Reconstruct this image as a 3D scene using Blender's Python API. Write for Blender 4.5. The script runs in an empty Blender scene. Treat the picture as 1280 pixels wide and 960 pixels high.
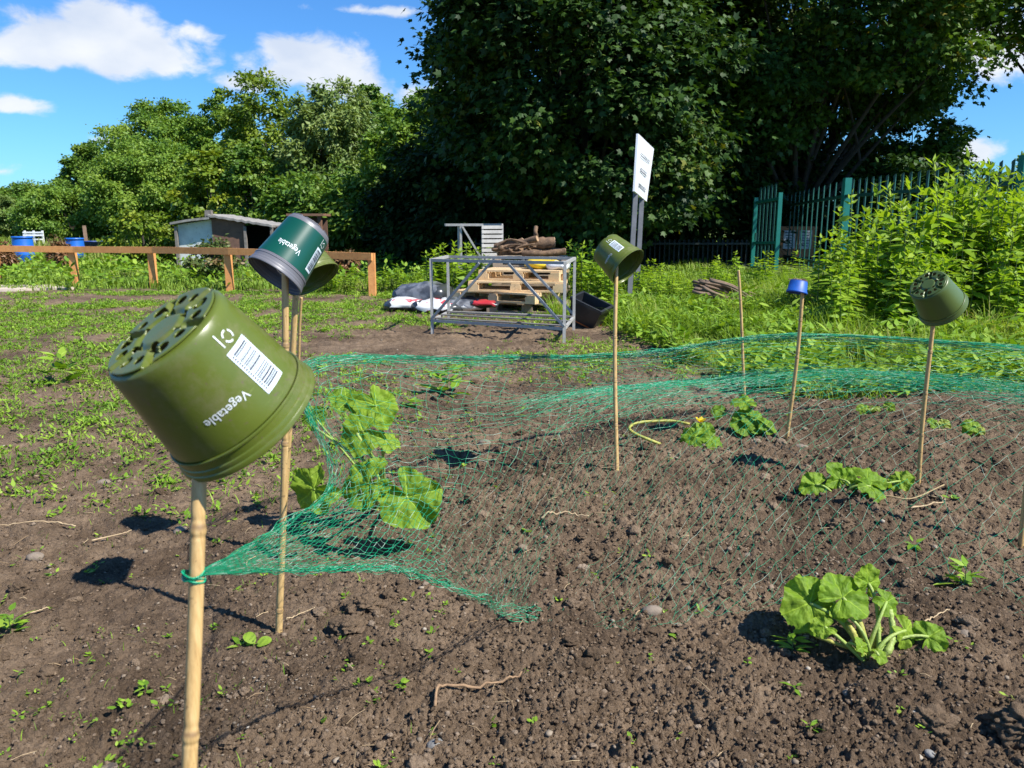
import bpy, math, random
import numpy as np
from mathutils import Vector, Matrix, Quaternion

PI = math.pi
R = math.radians
scene = bpy.context.scene
col = scene.collection
rnd = random.Random(11)

# ------------------------------------------------------------------ camera frame (pixel -> place helpers)
CAM = np.array([0.0, 0.0, 1.0]); PITCH = R(11.3); FPX = 1000.0
FW = np.array([0, math.cos(PITCH), -math.sin(PITCH)])
UP = np.array([0, math.sin(PITCH), math.cos(PITCH)])
RT = np.array([1.0, 0, 0])
def ray(px, py): return FW + (px - 640) / FPX * RT + (480 - py) / FPX * UP
def P(px, py, d): return CAM + d * ray(px, py)

# ------------------------------------------------------------------ noise
def _h(ix, iy, s):
    n = (ix.astype(np.int64) * 374761393 + iy.astype(np.int64) * 668265263 + s * 2147483647) & 0xffffffff
    n = ((n ^ (n >> 13)) * 1274126177) & 0xffffffff
    n = ((n ^ (n >> 16)) * 2246822519) & 0xffffffff
    return ((n ^ (n >> 15)) & 0xffffff) / float(0x1000000)
def pn(x, y, s=0):
    x = np.asarray(x, float); y = np.asarray(y, float)
    x0 = np.floor(x); y0 = np.floor(y); fx = x - x0; fy = y - y0
    u = fx * fx * fx * (fx * (fx * 6 - 15) + 10); v = fy * fy * fy * (fy * (fy * 6 - 15) + 10)
    def g(dx, dy):
        a = _h(x0 + dx, y0 + dy, s) * 2 * PI
        return np.cos(a) * (fx - dx) + np.sin(a) * (fy - dy)
    a = g(0, 0) * (1 - u) + g(1, 0) * u
    b = g(0, 1) * (1 - u) + g(1, 1) * u
    return (a * (1 - v) + b * v) * 1.5
def worley(x, y, s=0):
    x0 = np.floor(x); y0 = np.floor(y)
    d = np.full(x.shape, 9.0); idv = np.zeros(x.shape)
    for i in (-1, 0, 1):
        for j in (-1, 0, 1):
            cx = x0 + i; cy = y0 + j
            qx = cx + _h(cx, cy, s); qy = cy + _h(cx, cy, s + 7)
            dd = np.hypot(x - qx, y - qy); m = dd < d
            d = np.where(m, dd, d); idv = np.where(m, _h(cx, cy, s + 13), idv)
    return d, idv
def sm(x, a, b):
    t = np.clip((np.asarray(x, float) - a) / (b - a), 0, 1); return t * t * (3 - 2 * t)

def terrain(x, y):
    x = np.asarray(x, float); y = np.asarray(y, float)
    wob = 0.15 * np.sin(x * 1.7)
    bed = sm(x, -0.9, 0.9) * sm(y + wob, 1.5, 3.0) * (1 - sm(y + wob, 3.7, 4.7)) * 0.13
    hump = 0.05 * np.exp(-(((x - 1.15) / .5) ** 2 + ((y - 1.75) / .35) ** 2))
    hump2 = 0.035 * np.exp(-(((x + 0.1) / .7) ** 2 + ((y - 2.25) / .4) ** 2))
    right = 0.12 * sm(x, 1.0, 5.0) * sm(y, 5, 9)
    return bed + hump + hump2 + right + 0.012 * pn(x * 1.3, y * 1.3, 3) * (1 - sm(y, 20, 60))
def soil(x, y):
    far = 1 - sm(y, 8, 14)
    wx = x + .02 * pn(x * 9, y * 9, 41); wy = y + .02 * pn(x * 9, y * 9, 42)
    h = .024 * pn(wx * 5, wy * 5, 1) + .013 * (np.abs(pn(wx * 11, wy * 11, 2)) - .2)
    h += .012 * (np.abs(pn(wx * 24, wy * 24, 4)) - .2) + .015 * (np.abs(pn(wx * 52, wy * 52, 5)) - .2)
    d, i = worley(wx * 60, wy * 60, 19)
    h += .009 * np.clip(i - .3, 0, 1) * np.sqrt(np.clip(1 - (d / .55) ** 2, 0, 1))
    h += .011 * (np.abs(pn(x * 105, y * 105, 6)) - .2) + .0045 * pn(x * 210, y * 210, 16)
    d, i = worley(wx * 9, wy * 9, 8)
    h += .034 * np.clip(i - .70, 0, 1) * np.sqrt(np.clip(1 - (d / .5) ** 2, 0, 1))
    d, i = worley(wx * 22, wy * 22, 9)
    h += .020 * np.clip(i - .50, 0, 1) * np.sqrt(np.clip(1 - (d / .52) ** 2, 0, 1))
    rough = .62 + .55 * np.clip(.5 + 1.4 * pn(x * .9 + 4, y * .9, 12), 0, 1)
    # raked earth is lumpiest near the mound, smoother on the trodden ground to the left
    rough = rough * (1 - .28 * (1 - sm(x, -1.6, 0.2)))
    return h * rough * (.15 + .85 * far)
def ground_z(x, y): return float(terrain(x, y))
def G(px, py, dz=0.0):
    r = ray(px, py); t = 0.3
    for _ in range(20000):
        p = CAM + t * r
        if p[2] <= ground_z(p[0], p[1]) + dz: break
        t += 0.004 + t * 0.0005
    return CAM + t * r

# ------------------------------------------------------------------ materials
MATS = {}
def newmat(name):
    m = bpy.data.materials.new(name); m.use_nodes = True
    nt = m.node_tree; nt.nodes.clear()
    out = nt.nodes.new('ShaderNodeOutputMaterial')
    return m, nt, out
def ramp(nt, stops, fac):
    n = nt.nodes.new('ShaderNodeValToRGB'); e = n.color_ramp.elements
    while len(e) < len(stops): e.new(.5)
    for k, (p, c) in enumerate(stops): e[k].position = p; e[k].color = (*c, 1)
    nt.links.new(fac, n.inputs[0]); return n.outputs[0]
def noise(nt, scale, detail=4, rough=.55, coord=None, dist=0):
    n = nt.nodes.new('ShaderNodeTexNoise'); n.inputs['Scale'].default_value = scale
    n.inputs['Detail'].default_value = detail; n.inputs['Roughness'].default_value = rough
    n.inputs['Distortion'].default_value = dist
    if coord is None:
        t = nt.nodes.new('ShaderNodeTexCoord'); coord = t.outputs['Object']
    nt.links.new(coord, n.inputs['Vector']); return n.outputs['Fac']
def mixc(nt, fac, a, b, mode='MIX'):
    n = nt.nodes.new('ShaderNodeMix'); n.data_type = 'RGBA'; n.blend_type = mode
    for sock, v in ((0, fac), (6, a), (7, b)):
        if hasattr(v, 'is_linked'): nt.links.new(v, n.inputs[sock])
        elif sock == 0: n.inputs[0].default_value = v
        else: n.inputs[sock].default_value = (*v, 1)
    return n.outputs[2]
def math_(nt, op, a, b=None, c=None, clamp=False):
    n = nt.nodes.new('ShaderNodeMath'); n.operation = op; n.use_clamp = clamp
    for k, v in enumerate((a, b, c)):
        if v is None: continue
        if hasattr(v, 'is_linked'): nt.links.new(v, n.inputs[k])
        else: n.inputs[k].default_value = v
    return n.outputs[0]
def surf(name, c1, c2=None, rough=.7, scale=20, metal=0, bump=0, bscale=60, stops=(.3, .7), spec=.5, detail=5, dirt=None):
    if name in MATS: return MATS[name]
    m, nt, out = newmat(name)
    b = nt.nodes.new('ShaderNodeBsdfPrincipled'); nt.links.new(b.outputs[0], out.inputs[0])
    b.inputs['Roughness'].default_value = rough; b.inputs['Metallic'].default_value = metal
    b.inputs['Specular IOR Level'].default_value = spec
    c2 = c2 or tuple(x * .75 for x in c1)
    c = ramp(nt, [(stops[0], c1), (stops[1], c2)], noise(nt, scale, detail))
    if dirt:
        f = math_(nt, 'MULTIPLY', math_(nt, 'SUBTRACT', noise(nt, scale * 3.1, 6, .7), .56, clamp=True), 5, clamp=True)
        c = mixc(nt, f, c, dirt)
    nt.links.new(c, b.inputs['Base Color'])
    if bump:
        bn = nt.nodes.new('ShaderNodeBump'); bn.inputs['Strength'].default_value = bump; bn.inputs['Distance'].default_value = .01
        nt.links.new(noise(nt, bscale, 6, .6), bn.inputs['Height']); nt.links.new(bn.outputs[0], b.inputs['Normal'])
    MATS[name] = m; return m
def leafmat(name, stops, trans=.25, rough=.5, tint=(1.3, 1.25, .5), spec=.35, vein=False):
    if name in MATS: return MATS[name]
    m, nt, out = newmat(name)
    a = nt.nodes.new('ShaderNodeAttribute'); a.attribute_name = 'var'
    c = ramp(nt, stops, a.outputs['Fac'])
    if vein:
        v = nt.nodes.new('ShaderNodeAttribute'); v.attribute_name = 'vein'
        c = mixc(nt, v.outputs['Fac'], c, tuple(min(1, x * 2.6 + .02) for x in stops[-1][1]))
        f = ramp(nt, [(.35, (0, 0, 0)), (.75, (1, 1, 1))], noise(nt, 35, 5))
        c = mixc(nt, math_(nt, 'MULTIPLY', f, .35), c, tuple(x * .5 for x in stops[0][1]))
    b = nt.nodes.new('ShaderNodeBsdfPrincipled'); b.inputs['Roughness'].default_value = rough
    b.inputs['Specular IOR Level'].default_value = spec
    nt.links.new(c, b.inputs['Base Color'])
    if vein:
        bn = nt.nodes.new('ShaderNodeBump'); bn.inputs['Strength'].default_value = .5; bn.inputs['Distance'].default_value = .004
        nt.links.new(noise(nt, 90, 4, .6), bn.inputs['Height']); nt.links.new(bn.outputs[0], b.inputs['Normal'])
    t = nt.nodes.new('ShaderNodeBsdfTranslucent')
    nt.links.new(mixc(nt, 1.0, c, tint, 'MULTIPLY'), t.inputs[0])
    mx = nt.nodes.new('ShaderNodeMixShader'); mx.inputs[0].default_value = trans
    nt.links.new(b.outputs[0], mx.inputs[1]); nt.links.new(t.outputs[0], mx.inputs[2]); nt.links.new(mx.outputs[0], out.inputs[0])
    MATS[name] = m; return m

# ------------------------------------------------------------------ mesh builder
ORG = {}
class MB:
    def __init__(s): s.V = []; s.F = []; s.A = []; s.B = []; s.n = 0
    def add(s, V, F, var=None, vein=None):
        V = np.asarray(V, float).reshape(-1, 3)
        Fs = F if isinstance(F, list) else [F]
        for f in Fs:
            f = np.asarray(f, int)
            if f.size: s.F.append(f + s.n)
        s.V.append(V); s.n += len(V)
        s.A.append(np.full(len(V), .5) if var is None else np.broadcast_to(np.asarray(var, float), (len(V),)))
        s.B.append(np.zeros(len(V)) if vein is None else np.asarray(vein, float))
        return s
    def box(s, c, size, rot=None):
        x, y, z = [v / 2 for v in size]
        V = np.array([[a * x, b * y, d * z] for a in (-1, 1) for b in (-1, 1) for d in (-1, 1)])
        if rot is not None: V = V @ np.array(rot.to_3x3() if hasattr(rot, 'to_3x3') else rot).T
        return s.add(V + np.asarray(c, float), np.array([[0, 1, 3, 2], [4, 6, 7, 5], [0, 4, 5, 1], [2, 3, 7, 6], [0, 2, 6, 4], [1, 5, 7, 3]]))
    def beam(s, p, q, w, h, ref=(0, 0, 1)):
        p = np.asarray(p, float); q = np.asarray(q, float); d = q - p; L = np.linalg.norm(d); d /= L
        a = np.cross(d, ref)
        if np.linalg.norm(a) < 1e-4: a = np.cross(d, (0, 1, 0))
        a /= np.linalg.norm(a); b = np.cross(a, d)
        M = np.stack([d, a, b], 1)
        return s.box((p + q) / 2, (L, w, h), M)
    def tube(s, pts, rad, sides=8, cap=True, var=None):
        pts = np.asarray(pts, float); n = len(pts); rad = np.broadcast_to(np.asarray(rad, float), (n,))
        T = np.gradient(pts, axis=0); T /= np.linalg.norm(T, axis=1)[:, None] + 1e-12
        ref = np.array([.31, .17, .94]) if abs(T[0][2]) < .9 else np.array([1.0, .1, 0])
        a0 = np.cross(T, ref); a0 /= np.linalg.norm(a0, axis=1)[:, None]; b0 = np.cross(T, a0)
        th = np.arange(sides) * 2 * PI / sides
        V = pts[:, None] + rad[:, None, None] * (np.cos(th)[None, :, None] * a0[:, None] + np.sin(th)[None, :, None] * b0[:, None])
        i = np.arange(n - 1)[:, None] * sides; j = np.arange(sides)[None]; k = (j + 1) % sides
        Q = np.stack([i + j, i + k, i + sides + k, i + sides + j], -1).reshape(-1, 4)
        F = [Q]
        if cap and sides > 2: F += [np.arange(sides)[::-1][None], (np.arange(sides) + (n - 1) * sides)[None]]
        return s.add(V.reshape(-1, 3), F, var)
    def build(s, name, mat, parent=None, smooth=False, origin=None, sharp=0):
        V = np.concatenate(s.V); A = np.concatenate(s.A); B = np.concatenate(s.B)
        org = ORG[parent.name] if parent is not None else np.asarray(origin if origin is not None else (0, 0, 0), float)
        me = bpy.data.meshes.new(name); me.vertices.add(len(V)); me.vertices.foreach_set('co', (V - org).astype(np.float32).ravel())
        tot = np.concatenate([np.full(len(f), f.shape[1]) for f in s.F]); idx = np.concatenate([f.ravel() for f in s.F])
        st = np.concatenate([[0], np.cumsum(tot)[:-1]])
        me.loops.add(len(idx)); me.loops.foreach_set('vertex_index', idx.astype(np.int32))
        me.polygons.add(len(tot)); me.polygons.foreach_set('loop_start', st.astype(np.int32)); me.polygons.foreach_set('loop_total', tot.astype(np.int32))
        me.update(calc_edges=True); me.validate()
        if len(me.vertices) == len(A):
            me.attributes.new('var', 'FLOAT', 'POINT').data.foreach_set('value', A.astype(np.float32))
            if B.any(): me.attributes.new('vein', 'FLOAT', 'POINT').data.foreach_set('value', B.astype(np.float32))
        me.polygons.foreach_set('use_smooth', np.full(len(me.polygons), smooth))
        me.materials.append(mat)
        if smooth and sharp: me.set_sharp_from_angle(angle=R(sharp))
        o = bpy.data.objects.new(name, me); col.objects.link(o)
        if parent is not None: o.parent = parent
        else: o.location = org
        ORG[o.name] = org; return o
def tag(o, label=None, cat=None, group=None, kind=None):
    if label: o['label'] = label
    if cat: o['category'] = cat
    if group: o['group'] = group
    if kind: o['kind'] = kind
    return o
def thing(name, label, cat, loc=(0, 0, 0), group=None):
    o = bpy.data.objects.new(name, None); o.empty_display_size = .1; col.objects.link(o); o.location = tuple(loc)
    ORG[o.name] = np.asarray(loc, float)
    return tag(o, label, cat, group)
def dup(root, loc, rz=0, sc=1, label=None):
    c = root.copy(); col.objects.link(c); c.location = tuple(loc); c.rotation_euler = (0, 0, rz)
    c.scale = (sc, sc, sc) if not hasattr(sc, '__len__') else sc
    if label: c['label'] = label
    for ch in list(root.children):
        k = ch.copy(); col.objects.link(k); k.parent = c
        for g in ch.children:
            d = g.copy(); col.objects.link(d); d.parent = k
    return c
def nrm(v): v = np.asarray(v, float); return v / (np.linalg.norm(v, axis=-1, keepdims=True) + 1e-12)
def bez(p, q, mid, n=8):
    t = np.linspace(0, 1, n)[:, None]; p = np.asarray(p); q = np.asarray(q); mid = np.asarray(mid)
    return (1 - t) ** 2 * p + 2 * t * (1 - t) * mid + t * t * q
def spline(pts, n=40):
    pts = np.asarray(pts, float); m = len(pts); P_ = np.vstack([2 * pts[0] - pts[1], pts, 2 * pts[-1] - pts[-2]])
    t = np.linspace(0, m - 1 - 1e-9, n); i = t.astype(int); f = (t - i)[:, None]
    a, b, c, d = P_[i], P_[i + 1], P_[i + 2], P_[i + 3]
    return .5 * (2 * b + (c - a) * f + (2 * a - 5 * b + 4 * c - d) * f ** 2 + (3 * b - a - 3 * c + d) * f ** 3)

# ------------------------------------------------------------------ leaf templates (x along the leaf, base at origin)
def _maple():
    out = []
    tips = [(0, 1.0), (.95, .78), (1.9, .5)]
    vals = [(.45, .5), (1.45, .42)]
    ang = [(-1.9, .5), (-1.45, .42), (-.95, .8), (-.45, .5), (0, 1.0), (.45, .5), (.95, .8), (1.45, .42), (1.9, .5), (2.7, .28), (-2.7, .28)]
    return np.array([[.35 + r * math.cos(a) * .65, r * math.sin(a) * .65, -.10 * abs(r * math.sin(a))] for a, r in ang])
T_MAPLE = _maple()
T_OVAL = np.array([[0, 0, 0], [.3, -.26, -.05], [.7, -.22, -.07], [1, 0, -.1], [.7, .22, -.07], [.3, .26, -.05]])
T_LANCE = np.array([[0, 0, 0], [.25, -.2, -.02], [.55, -.17, -.06], [1, 0, -.22], [.55, .17, -.06], [.25, .2, -.02]])
T_RHOMB = np.array([[0, 0, 0], [.5, -.38, 0], [1, 0, -.1], [.5, .38, 0]])
def place_leaves(mb, tpl, C, X, N, size, var):
    """C base points, X leaf direction, N leaf normal (n x 3)"""
    X = nrm(X); N = N - (N * X).sum(1, keepdims=True) * X; N = nrm(N); Y = np.cross(N, X)
    n = len(C); k = len(tpl); size = np.broadcast_to(np.asarray(size, float), (n,))
    V = C[:, None] + size[:, None, None] * (tpl[None, :, 0:1] * X[:, None] + tpl[None, :, 1:2] * Y[:, None] + tpl[None, :, 2:3] * N[:, None])
    mb.add(V.reshape(-1, 3), np.arange(n * k).reshape(n, k), np.repeat(np.broadcast_to(var, (n,)), k))
def blades(mb, rs, B, h, w, lean, var):
    n = len(B); a = rs.uniform(0, 2 * PI, n); D = np.stack([np.cos(a), np.sin(a), np.zeros(n)], 1)
    S = np.stack([-np.sin(a), np.cos(a), np.zeros(n)], 1)
    V = []
    for t, ww in ((0, 1), (.4, .85), (.75, .55)):
        p = B + D * (h * lean * t * t)[:, None] + np.array([0, 0, 1.0]) * (h * (t - .35 * lean * t * t))[:, None]
        V += [p - S * (w * ww / 2)[:, None], p + S * (w * ww / 2)[:, None]]
    V.append(B + D * (h * lean)[:, None] + np.array([0, 0, 1.0]) * (h * (1 - .45 * lean))[:, None])
    V = np.stack(V, 1).reshape(-1, 3); i = np.arange(n)[:, None] * 7
    Q = np.concatenate([i + np.array([[0, 1, 3, 2]]), i + np.array([[2, 3, 5, 4]])]); T = i + np.array([[4, 5, 6]])
    mb.add(V, [Q, T], np.repeat(var, 7))
def rosettes(mb, rs, B, nl, ln, tpl=T_OVAL, pitch=(.1, .9), jit=0, var0=None):
    n = len(B); reps = np.repeat(np.arange(n), nl); m = len(reps)
    a = rs.uniform(0, 2 * PI, m); p = rs.uniform(pitch[0], pitch[1], m)
    X = np.stack([np.cos(a) * np.cos(p), np.sin(a) * np.cos(p), np.sin(p)], 1)
    N = np.stack([-np.cos(a) * np.sin(p), -np.sin(a) * np.sin(p), np.cos(p)], 1) + rs.normal(0, .25, (m, 3))
    L = np.repeat(np.broadcast_to(ln, (n,)), nl) * rs.uniform(.55, 1.2, m)
    C = B[reps] + X * (L * rs.uniform(0, .5, m))[:, None] + rs.normal(0, 1, (m, 3)) * jit * np.array([1, 1, .4])
    C[:, 2] += np.abs(rs.normal(0, 1, m)) * jit * .6
    v = rs.uniform(0, 1, m) if var0 is None else np.clip(np.repeat(var0, nl) + rs.normal(0, .15, m), 0, 1)
    place_leaves(mb, tpl, C, X, N, L, v)

# ================================================================== LIGHT, SKY, CAMERA
SUN_AZ = math.atan2(.66, -.345); SUN_EL = R(50)      # measured from +Y towards +X
world = bpy.data.worlds.new('World'); scene.world = world; world.use_nodes = True
nt = world.node_tree; nt.nodes.clear()
wo = nt.nodes.new('ShaderNodeOutputWorld'); bg = nt.nodes.new('ShaderNodeBackground'); nt.links.new(bg.outputs[0], wo.inputs[0])
sky = nt.nodes.new('ShaderNodeTexSky'); sky.sky_type = 'NISHITA'; sky.sun_disc = False
sky.sun_elevation = SUN_EL; sky.sun_rotation = SUN_AZ; sky.air_density = 1.0; sky.dust_density = .3; sky.ozone_density = 2.5
bg.inputs[1].default_value = .11
tc = nt.nodes.new('ShaderNodeTexCoord'); sep = nt.nodes.new('ShaderNodeSeparateXYZ'); nt.links.new(tc.outputs['Generated'], sep.inputs[0])
az = math_(nt, 'ARCTAN2', sep.outputs[0], sep.outputs[1]); el = math_(nt, 'ARCSINE', sep.outputs[2])
def cl(px, py, hw, hh, w=1.0):
    def ae(x, y):
        d = nrm(ray(x, y)); return math.atan2(d[0], d[1]), math.asin(d[2])
    a0, e0 = ae(px, py); a1, _ = ae(px + hw, py); _, e1 = ae(px, py - hh)
    u = math_(nt, 'DIVIDE', math_(nt, 'SUBTRACT', az, a0), abs(a1 - a0)); v = math_(nt, 'DIVIDE', math_(nt, 'SUBTRACT', el, e0), abs(e1 - e0))
    # flat below, rounded above
    v = math_(nt, 'MULTIPLY', v, math_(nt, 'ADD', 1.0, math_(nt, 'MULTIPLY', math_(nt, 'LESS_THAN', v, 0), .35)))
    r = math_(nt, 'SQRT', math_(nt, 'ADD', math_(nt, 'MULTIPLY', u, u), math_(nt, 'MULTIPLY', v, v)))
    return math_(nt, 'MULTIPLY', math_(nt, 'SUBTRACT', 1.25, r), w)
clouds = [(125, 62, 135, 48, 1), (140, 34, 75, 40, 1), (45, 62, 72, 40, 1), (205, 75, 55, 32, .9), (385, 82, 80, 44, 1), (365, 66, 50, 30, .9), (440, 105, 55, 30, .8),
          (300, 104, 42, 20, .62), (18, 132, 48, 15, .7), (248, 46, 34, 18, .5), (545, 122, 50, 26, .7), (478, 14, 90, 9, .42), (1255, 62, 95, 60, .8),
          (1215, 192, 40, 26, .8), (132, 176, 26, 10, .45), (2, 214, 30, 14, .5), (-260, 60, 160, 60, .9), (1600, 60, 200, 80, .9), (1500, 210, 150, 40, .7)]
m = None
for c in clouds:
    k = cl(*c); m = k if m is None else math_(nt, 'MAXIMUM', m, k)
nz = nt.nodes.new('ShaderNodeTexNoise'); nz.inputs['Scale'].default_value = 22; nz.inputs['Detail'].default_value = 9; nz.inputs['Roughness'].default_value = .58; nz.inputs['Distortion'].default_value = .3
mp = nt.nodes.new('ShaderNodeMapping'); mp.inputs['Scale'].default_value = (1, 1, 1.7); nt.links.new(tc.outputs['Generated'], mp.inputs[0]); nt.links.new(mp.outputs[0], nz.inputs['Vector'])
dens = math_(nt, 'ADD', m, math_(nt, 'MULTIPLY', math_(nt, 'SUBTRACT', nz.outputs['Fac'], .5), 1.5))
mask = nt.nodes.new('ShaderNodeMapRange'); mask.interpolation_type = 'SMOOTHSTEP'; mask.inputs[1].default_value = .12; mask.inputs[2].default_value = .62
nt.links.new(dens, mask.inputs[0])
nz2 = nt.nodes.new('ShaderNodeTexNoise'); nz2.inputs['Scale'].default_value = 9; nz2.inputs['Detail'].default_value = 6
nt.links.new(mp.outputs[0], nz2.inputs['Vector'])
ccol = ramp(nt, [(.35, (3.6, 4.0, 4.7)), (.62, (5.0, 5.1, 5.2))], nz2.outputs['Fac'])
skyc = mixc(nt, 1.0, sky.outputs[0], (.30, .60, .92), 'MULTIPLY')
nt.links.new(mixc(nt, math_(nt, 'MULTIPLY', mask.outputs[0], .93), skyc, ccol), bg.inputs[0])

sd = bpy.data.lights.new('sun', 'SUN'); sd.energy = 4.9; sd.angle = R(.5); sd.color = (1, .955, .88)
so = bpy.data.objects.new('sun', sd); col.objects.link(so)
dirv = Vector((math.sin(SUN_AZ) * math.cos(SUN_EL), math.cos(SUN_AZ) * math.cos(SUN_EL), math.sin(SUN_EL)))
so.rotation_euler = (-dirv).to_track_quat('-Z', 'Y').to_euler(); so.location = (5, -3, 8)

cd = bpy.data.cameras.new('camera'); co = bpy.data.objects.new('camera', cd); col.objects.link(co)
co.location = tuple(CAM); co.rotation_euler = (PI / 2 - PITCH, 0, 0)
cd.sensor_width = 36; cd.lens = 36 * FPX / 1280; cd.clip_start = .05; cd.clip_end = 3000
cd.dof.use_dof = True; cd.dof.focus_distance = 2.7; cd.dof.aperture_fstop = 14
scene.camera = co
scene.view_settings.view_transform = 'Standard'; scene.view_settings.look = 'None'; scene.view_settings.exposure = .85; scene.view_settings.gamma = 1
scene.cycles.max_bounces = 4; scene.cycles.transparent_max_bounces = 4

# ================================================================== GROUND
def build_ground():
    th = np.concatenate([np.linspace(-PI * .95, -.86, 60)[:-1], np.linspace(-.86, .86, 780), np.linspace(.86, PI * .95, 60)[1:]])
    r = [.35]
    while r[-1] < 900:
        q = r[-1]; r.append(q * (1.02 if q < .95 else 1.0026 if q < 5 else 1.0045 if q < 13 else 1.04))
    r = np.array(r); T, Rr = np.meshgrid(th, r)
    X = np.sin(T) * Rr; Y = np.cos(T) * Rr
    Z = terrain(X, Y) + soil(X, Y) * (1 - sm(Rr, 15, 30))
    nr, nc = X.shape
    i = np.arange(nr - 1)[:, None] * nc; j = np.arange(nc - 1)[None]
    Q = np.stack([i + j, i + j + nc, i + j + nc + 1, i + j + 1], -1).reshape(-1, 4)
    mb = MB(); mb.add(np.stack([X, Y, Z], -1).reshape(-1, 3), Q[:, ::-1])
    m, nt, out = newmat('garden soil')
    b = nt.nodes.new('ShaderNodeBsdfPrincipled'); nt.links.new(b.outputs[0], out.inputs[0]); b.inputs['Roughness'].default_value = .95; b.inputs['Specular IOR Level'].default_value = .12
    tc = nt.nodes.new('ShaderNodeTexCoord'); ob = tc.outputs['Object']
    big = noise(nt, 1.6, 5, .6, ob); mid = noise(nt, 14, 6, .65, ob); fine = noise(nt, 130, 5, .7, ob)
    dry = ramp(nt, [(.3, (.128, .088, .056)), (.7, (.262, .190, .128))], mid)
    damp = ramp(nt, [(.3, (.062, .042, .027)), (.7, (.146, .103, .069))], mid)
    c = mixc(nt, ramp(nt, [(.42, (0, 0, 0)), (.62, (1, 1, 1))], big), dry, damp)
    c = mixc(nt, .55, c, ramp(nt, [(.3, (.45, .45, .45)), (.72, (1.45, 1.42, 1.38))], fine), 'MULTIPLY')
    sp = nt.nodes.new('ShaderNodeSeparateXYZ'); nt.links.new(ob, sp.inputs[0])
    gf = nt.nodes.new('ShaderNodeMapRange'); gf.inputs[1].default_value = 12.2; gf.inputs[2].default_value = 13.4
    nt.links.new(math_(nt, 'ADD', sp.outputs[1], math_(nt, 'MULTIPLY', math_(nt, 'SUBTRACT', noise(nt, .8, 3, .5, ob), .5), 1.2)), gf.inputs[0])
    grass = ramp(nt, [(.3, (.06, .105, .020)), (.7, (.13, .155, .045))], noise(nt, 2.2, 6, .65, ob))
    def rng_(v, a, b_):
        q = nt.nodes.new('ShaderNodeMapRange'); q.interpolation_type = 'SMOOTHSTEP'; q.inputs[1].default_value = a; q.inputs[2].default_value = b_; nt.links.new(v, q.inputs[0]); return q.outputs[0]
    wob = math_(nt, 'MULTIPLY', math_(nt, 'SUBTRACT', noise(nt, 1.5, 3, .5, ob), .5), 1.0)
    bank = math_(nt, 'MULTIPLY', rng_(math_(nt, 'ADD', sp.outputs[0], wob), .9, 1.5), rng_(math_(nt, 'ADD', sp.outputs[1], wob), 4.7, 5.2))
    bank = math_(nt, 'MULTIPLY', bank, .75)
    c = mixc(nt, bank, c, grass)
    nt.links.new(mixc(nt, gf.outputs[0], c, grass), b.inputs['Base Color'])
    bn = nt.nodes.new('ShaderNodeBump'); bn.inputs['Strength'].default_value = 1; bn.inputs['Distance'].default_value = .010
    nt.links.new(math_(nt, 'ADD', noise(nt, 160, 6, .7, ob), math_(nt, 'MULTIPLY', noise(nt, 55, 4, .6, ob), 1.2)), bn.inputs['Height']); nt.links.new(bn.outputs[0], b.inputs['Normal'])
    MATS['soil'] = m
    o = mb.build('ground', m, None, True); o['kind'] = 'structure'
build_ground()
def gz(x, y): return terrain(x, y) + soil(np.asarray(x, float), np.asarray(y, float))

# loose crumbs, clods, grit: uncountable
ICO_V = None
def ico(sub):
    import bmesh
    bm = bmesh.new(); bmesh.ops.create_icosphere(bm, subdivisions=sub, radius=1)
    V = np.array([v.co[:] for v in bm.verts]); F = np.array([[v.index for v in f.verts] for f in bm.faces]); bm.free(); return V, F
IC1 = ico(1); IC2 = ico(2); IC3 = ico(3); IC4 = ico(4); IC5 = ico(5)
def rough_lump(V, rs, amp):
    f = np.ones(len(V))
    for fr, a in ((2.2, .30), (4.5, .26), (9, .17), (19, .10)):
        for _ in range(5):
            d = nrm(rs.normal(0, 1, 3)); e = nrm(rs.normal(0, 1, 3)) * 1.3
            f += amp * a * .55 * (np.abs(np.sin(V @ d * fr + rs.uniform(0, 6) + np.sin(V @ e * fr * .7))) - .6)
    return V * f[:, None]
LT = {}
def lumps(mb, rs, C, s, base, amp=.25, flat=.7):
    V0, F0 = base; n = len(C); k = len(V0)
    if k not in LT: r3 = np.random.RandomState(k); LT[k] = np.stack([rough_lump(V0, r3, 1.0) for _ in range(24)])
    V = LT[k][rs.randint(0, 24, n)] * (1 + rs.normal(0, amp * .4, (n, k, 1)).clip(-.3, .3))
    V = V * (rs.uniform(.65, 1.35, (n, 1, 3)) * np.array([1, 1, flat]))
    a = rs.uniform(0, 2 * PI, n); ca, sa = np.cos(a)[:, None], np.sin(a)[:, None]
    V = np.stack([V[..., 0] * ca - V[..., 1] * sa, V[..., 0] * sa + V[..., 1] * ca, V[..., 2]], -1)
    V = V * s[:, None, None] + C[:, None]
    F = (F0[None] + (np.arange(n) * k)[:, None, None]).reshape(-1, 3)
    mb.add(V.reshape(-1, 3), F, np.repeat(rs.uniform(0, 1, n), k))
def scatter_view(rs, n, r0, r1, a=.72):
    r = r0 * (r1 / r0) ** rs.uniform(0, 1, n); t = rs.uniform(-a, a, n)
    return np.sin(t) * r, np.cos(t) * r
rs = np.random.RandomState(5)
cm = leafmat('soil crumbs', [(0, (.075, .052, .034)), (.6, (.13, .095, .063)), (1, (.20, .150, .10))], trans=0, rough=.95, spec=.1)
crumbm, nt, out = newmat('crumb earth')
b_ = nt.nodes.new('ShaderNodeBsdfPrincipled'); nt.links.new(b_.outputs[0], out.inputs[0]); b_.inputs['Roughness'].default_value = .97; b_.inputs['Specular IOR Level'].default_value = .1
a_ = nt.nodes.new('ShaderNodeAttribute'); a_.attribute_name = 'var'
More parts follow.
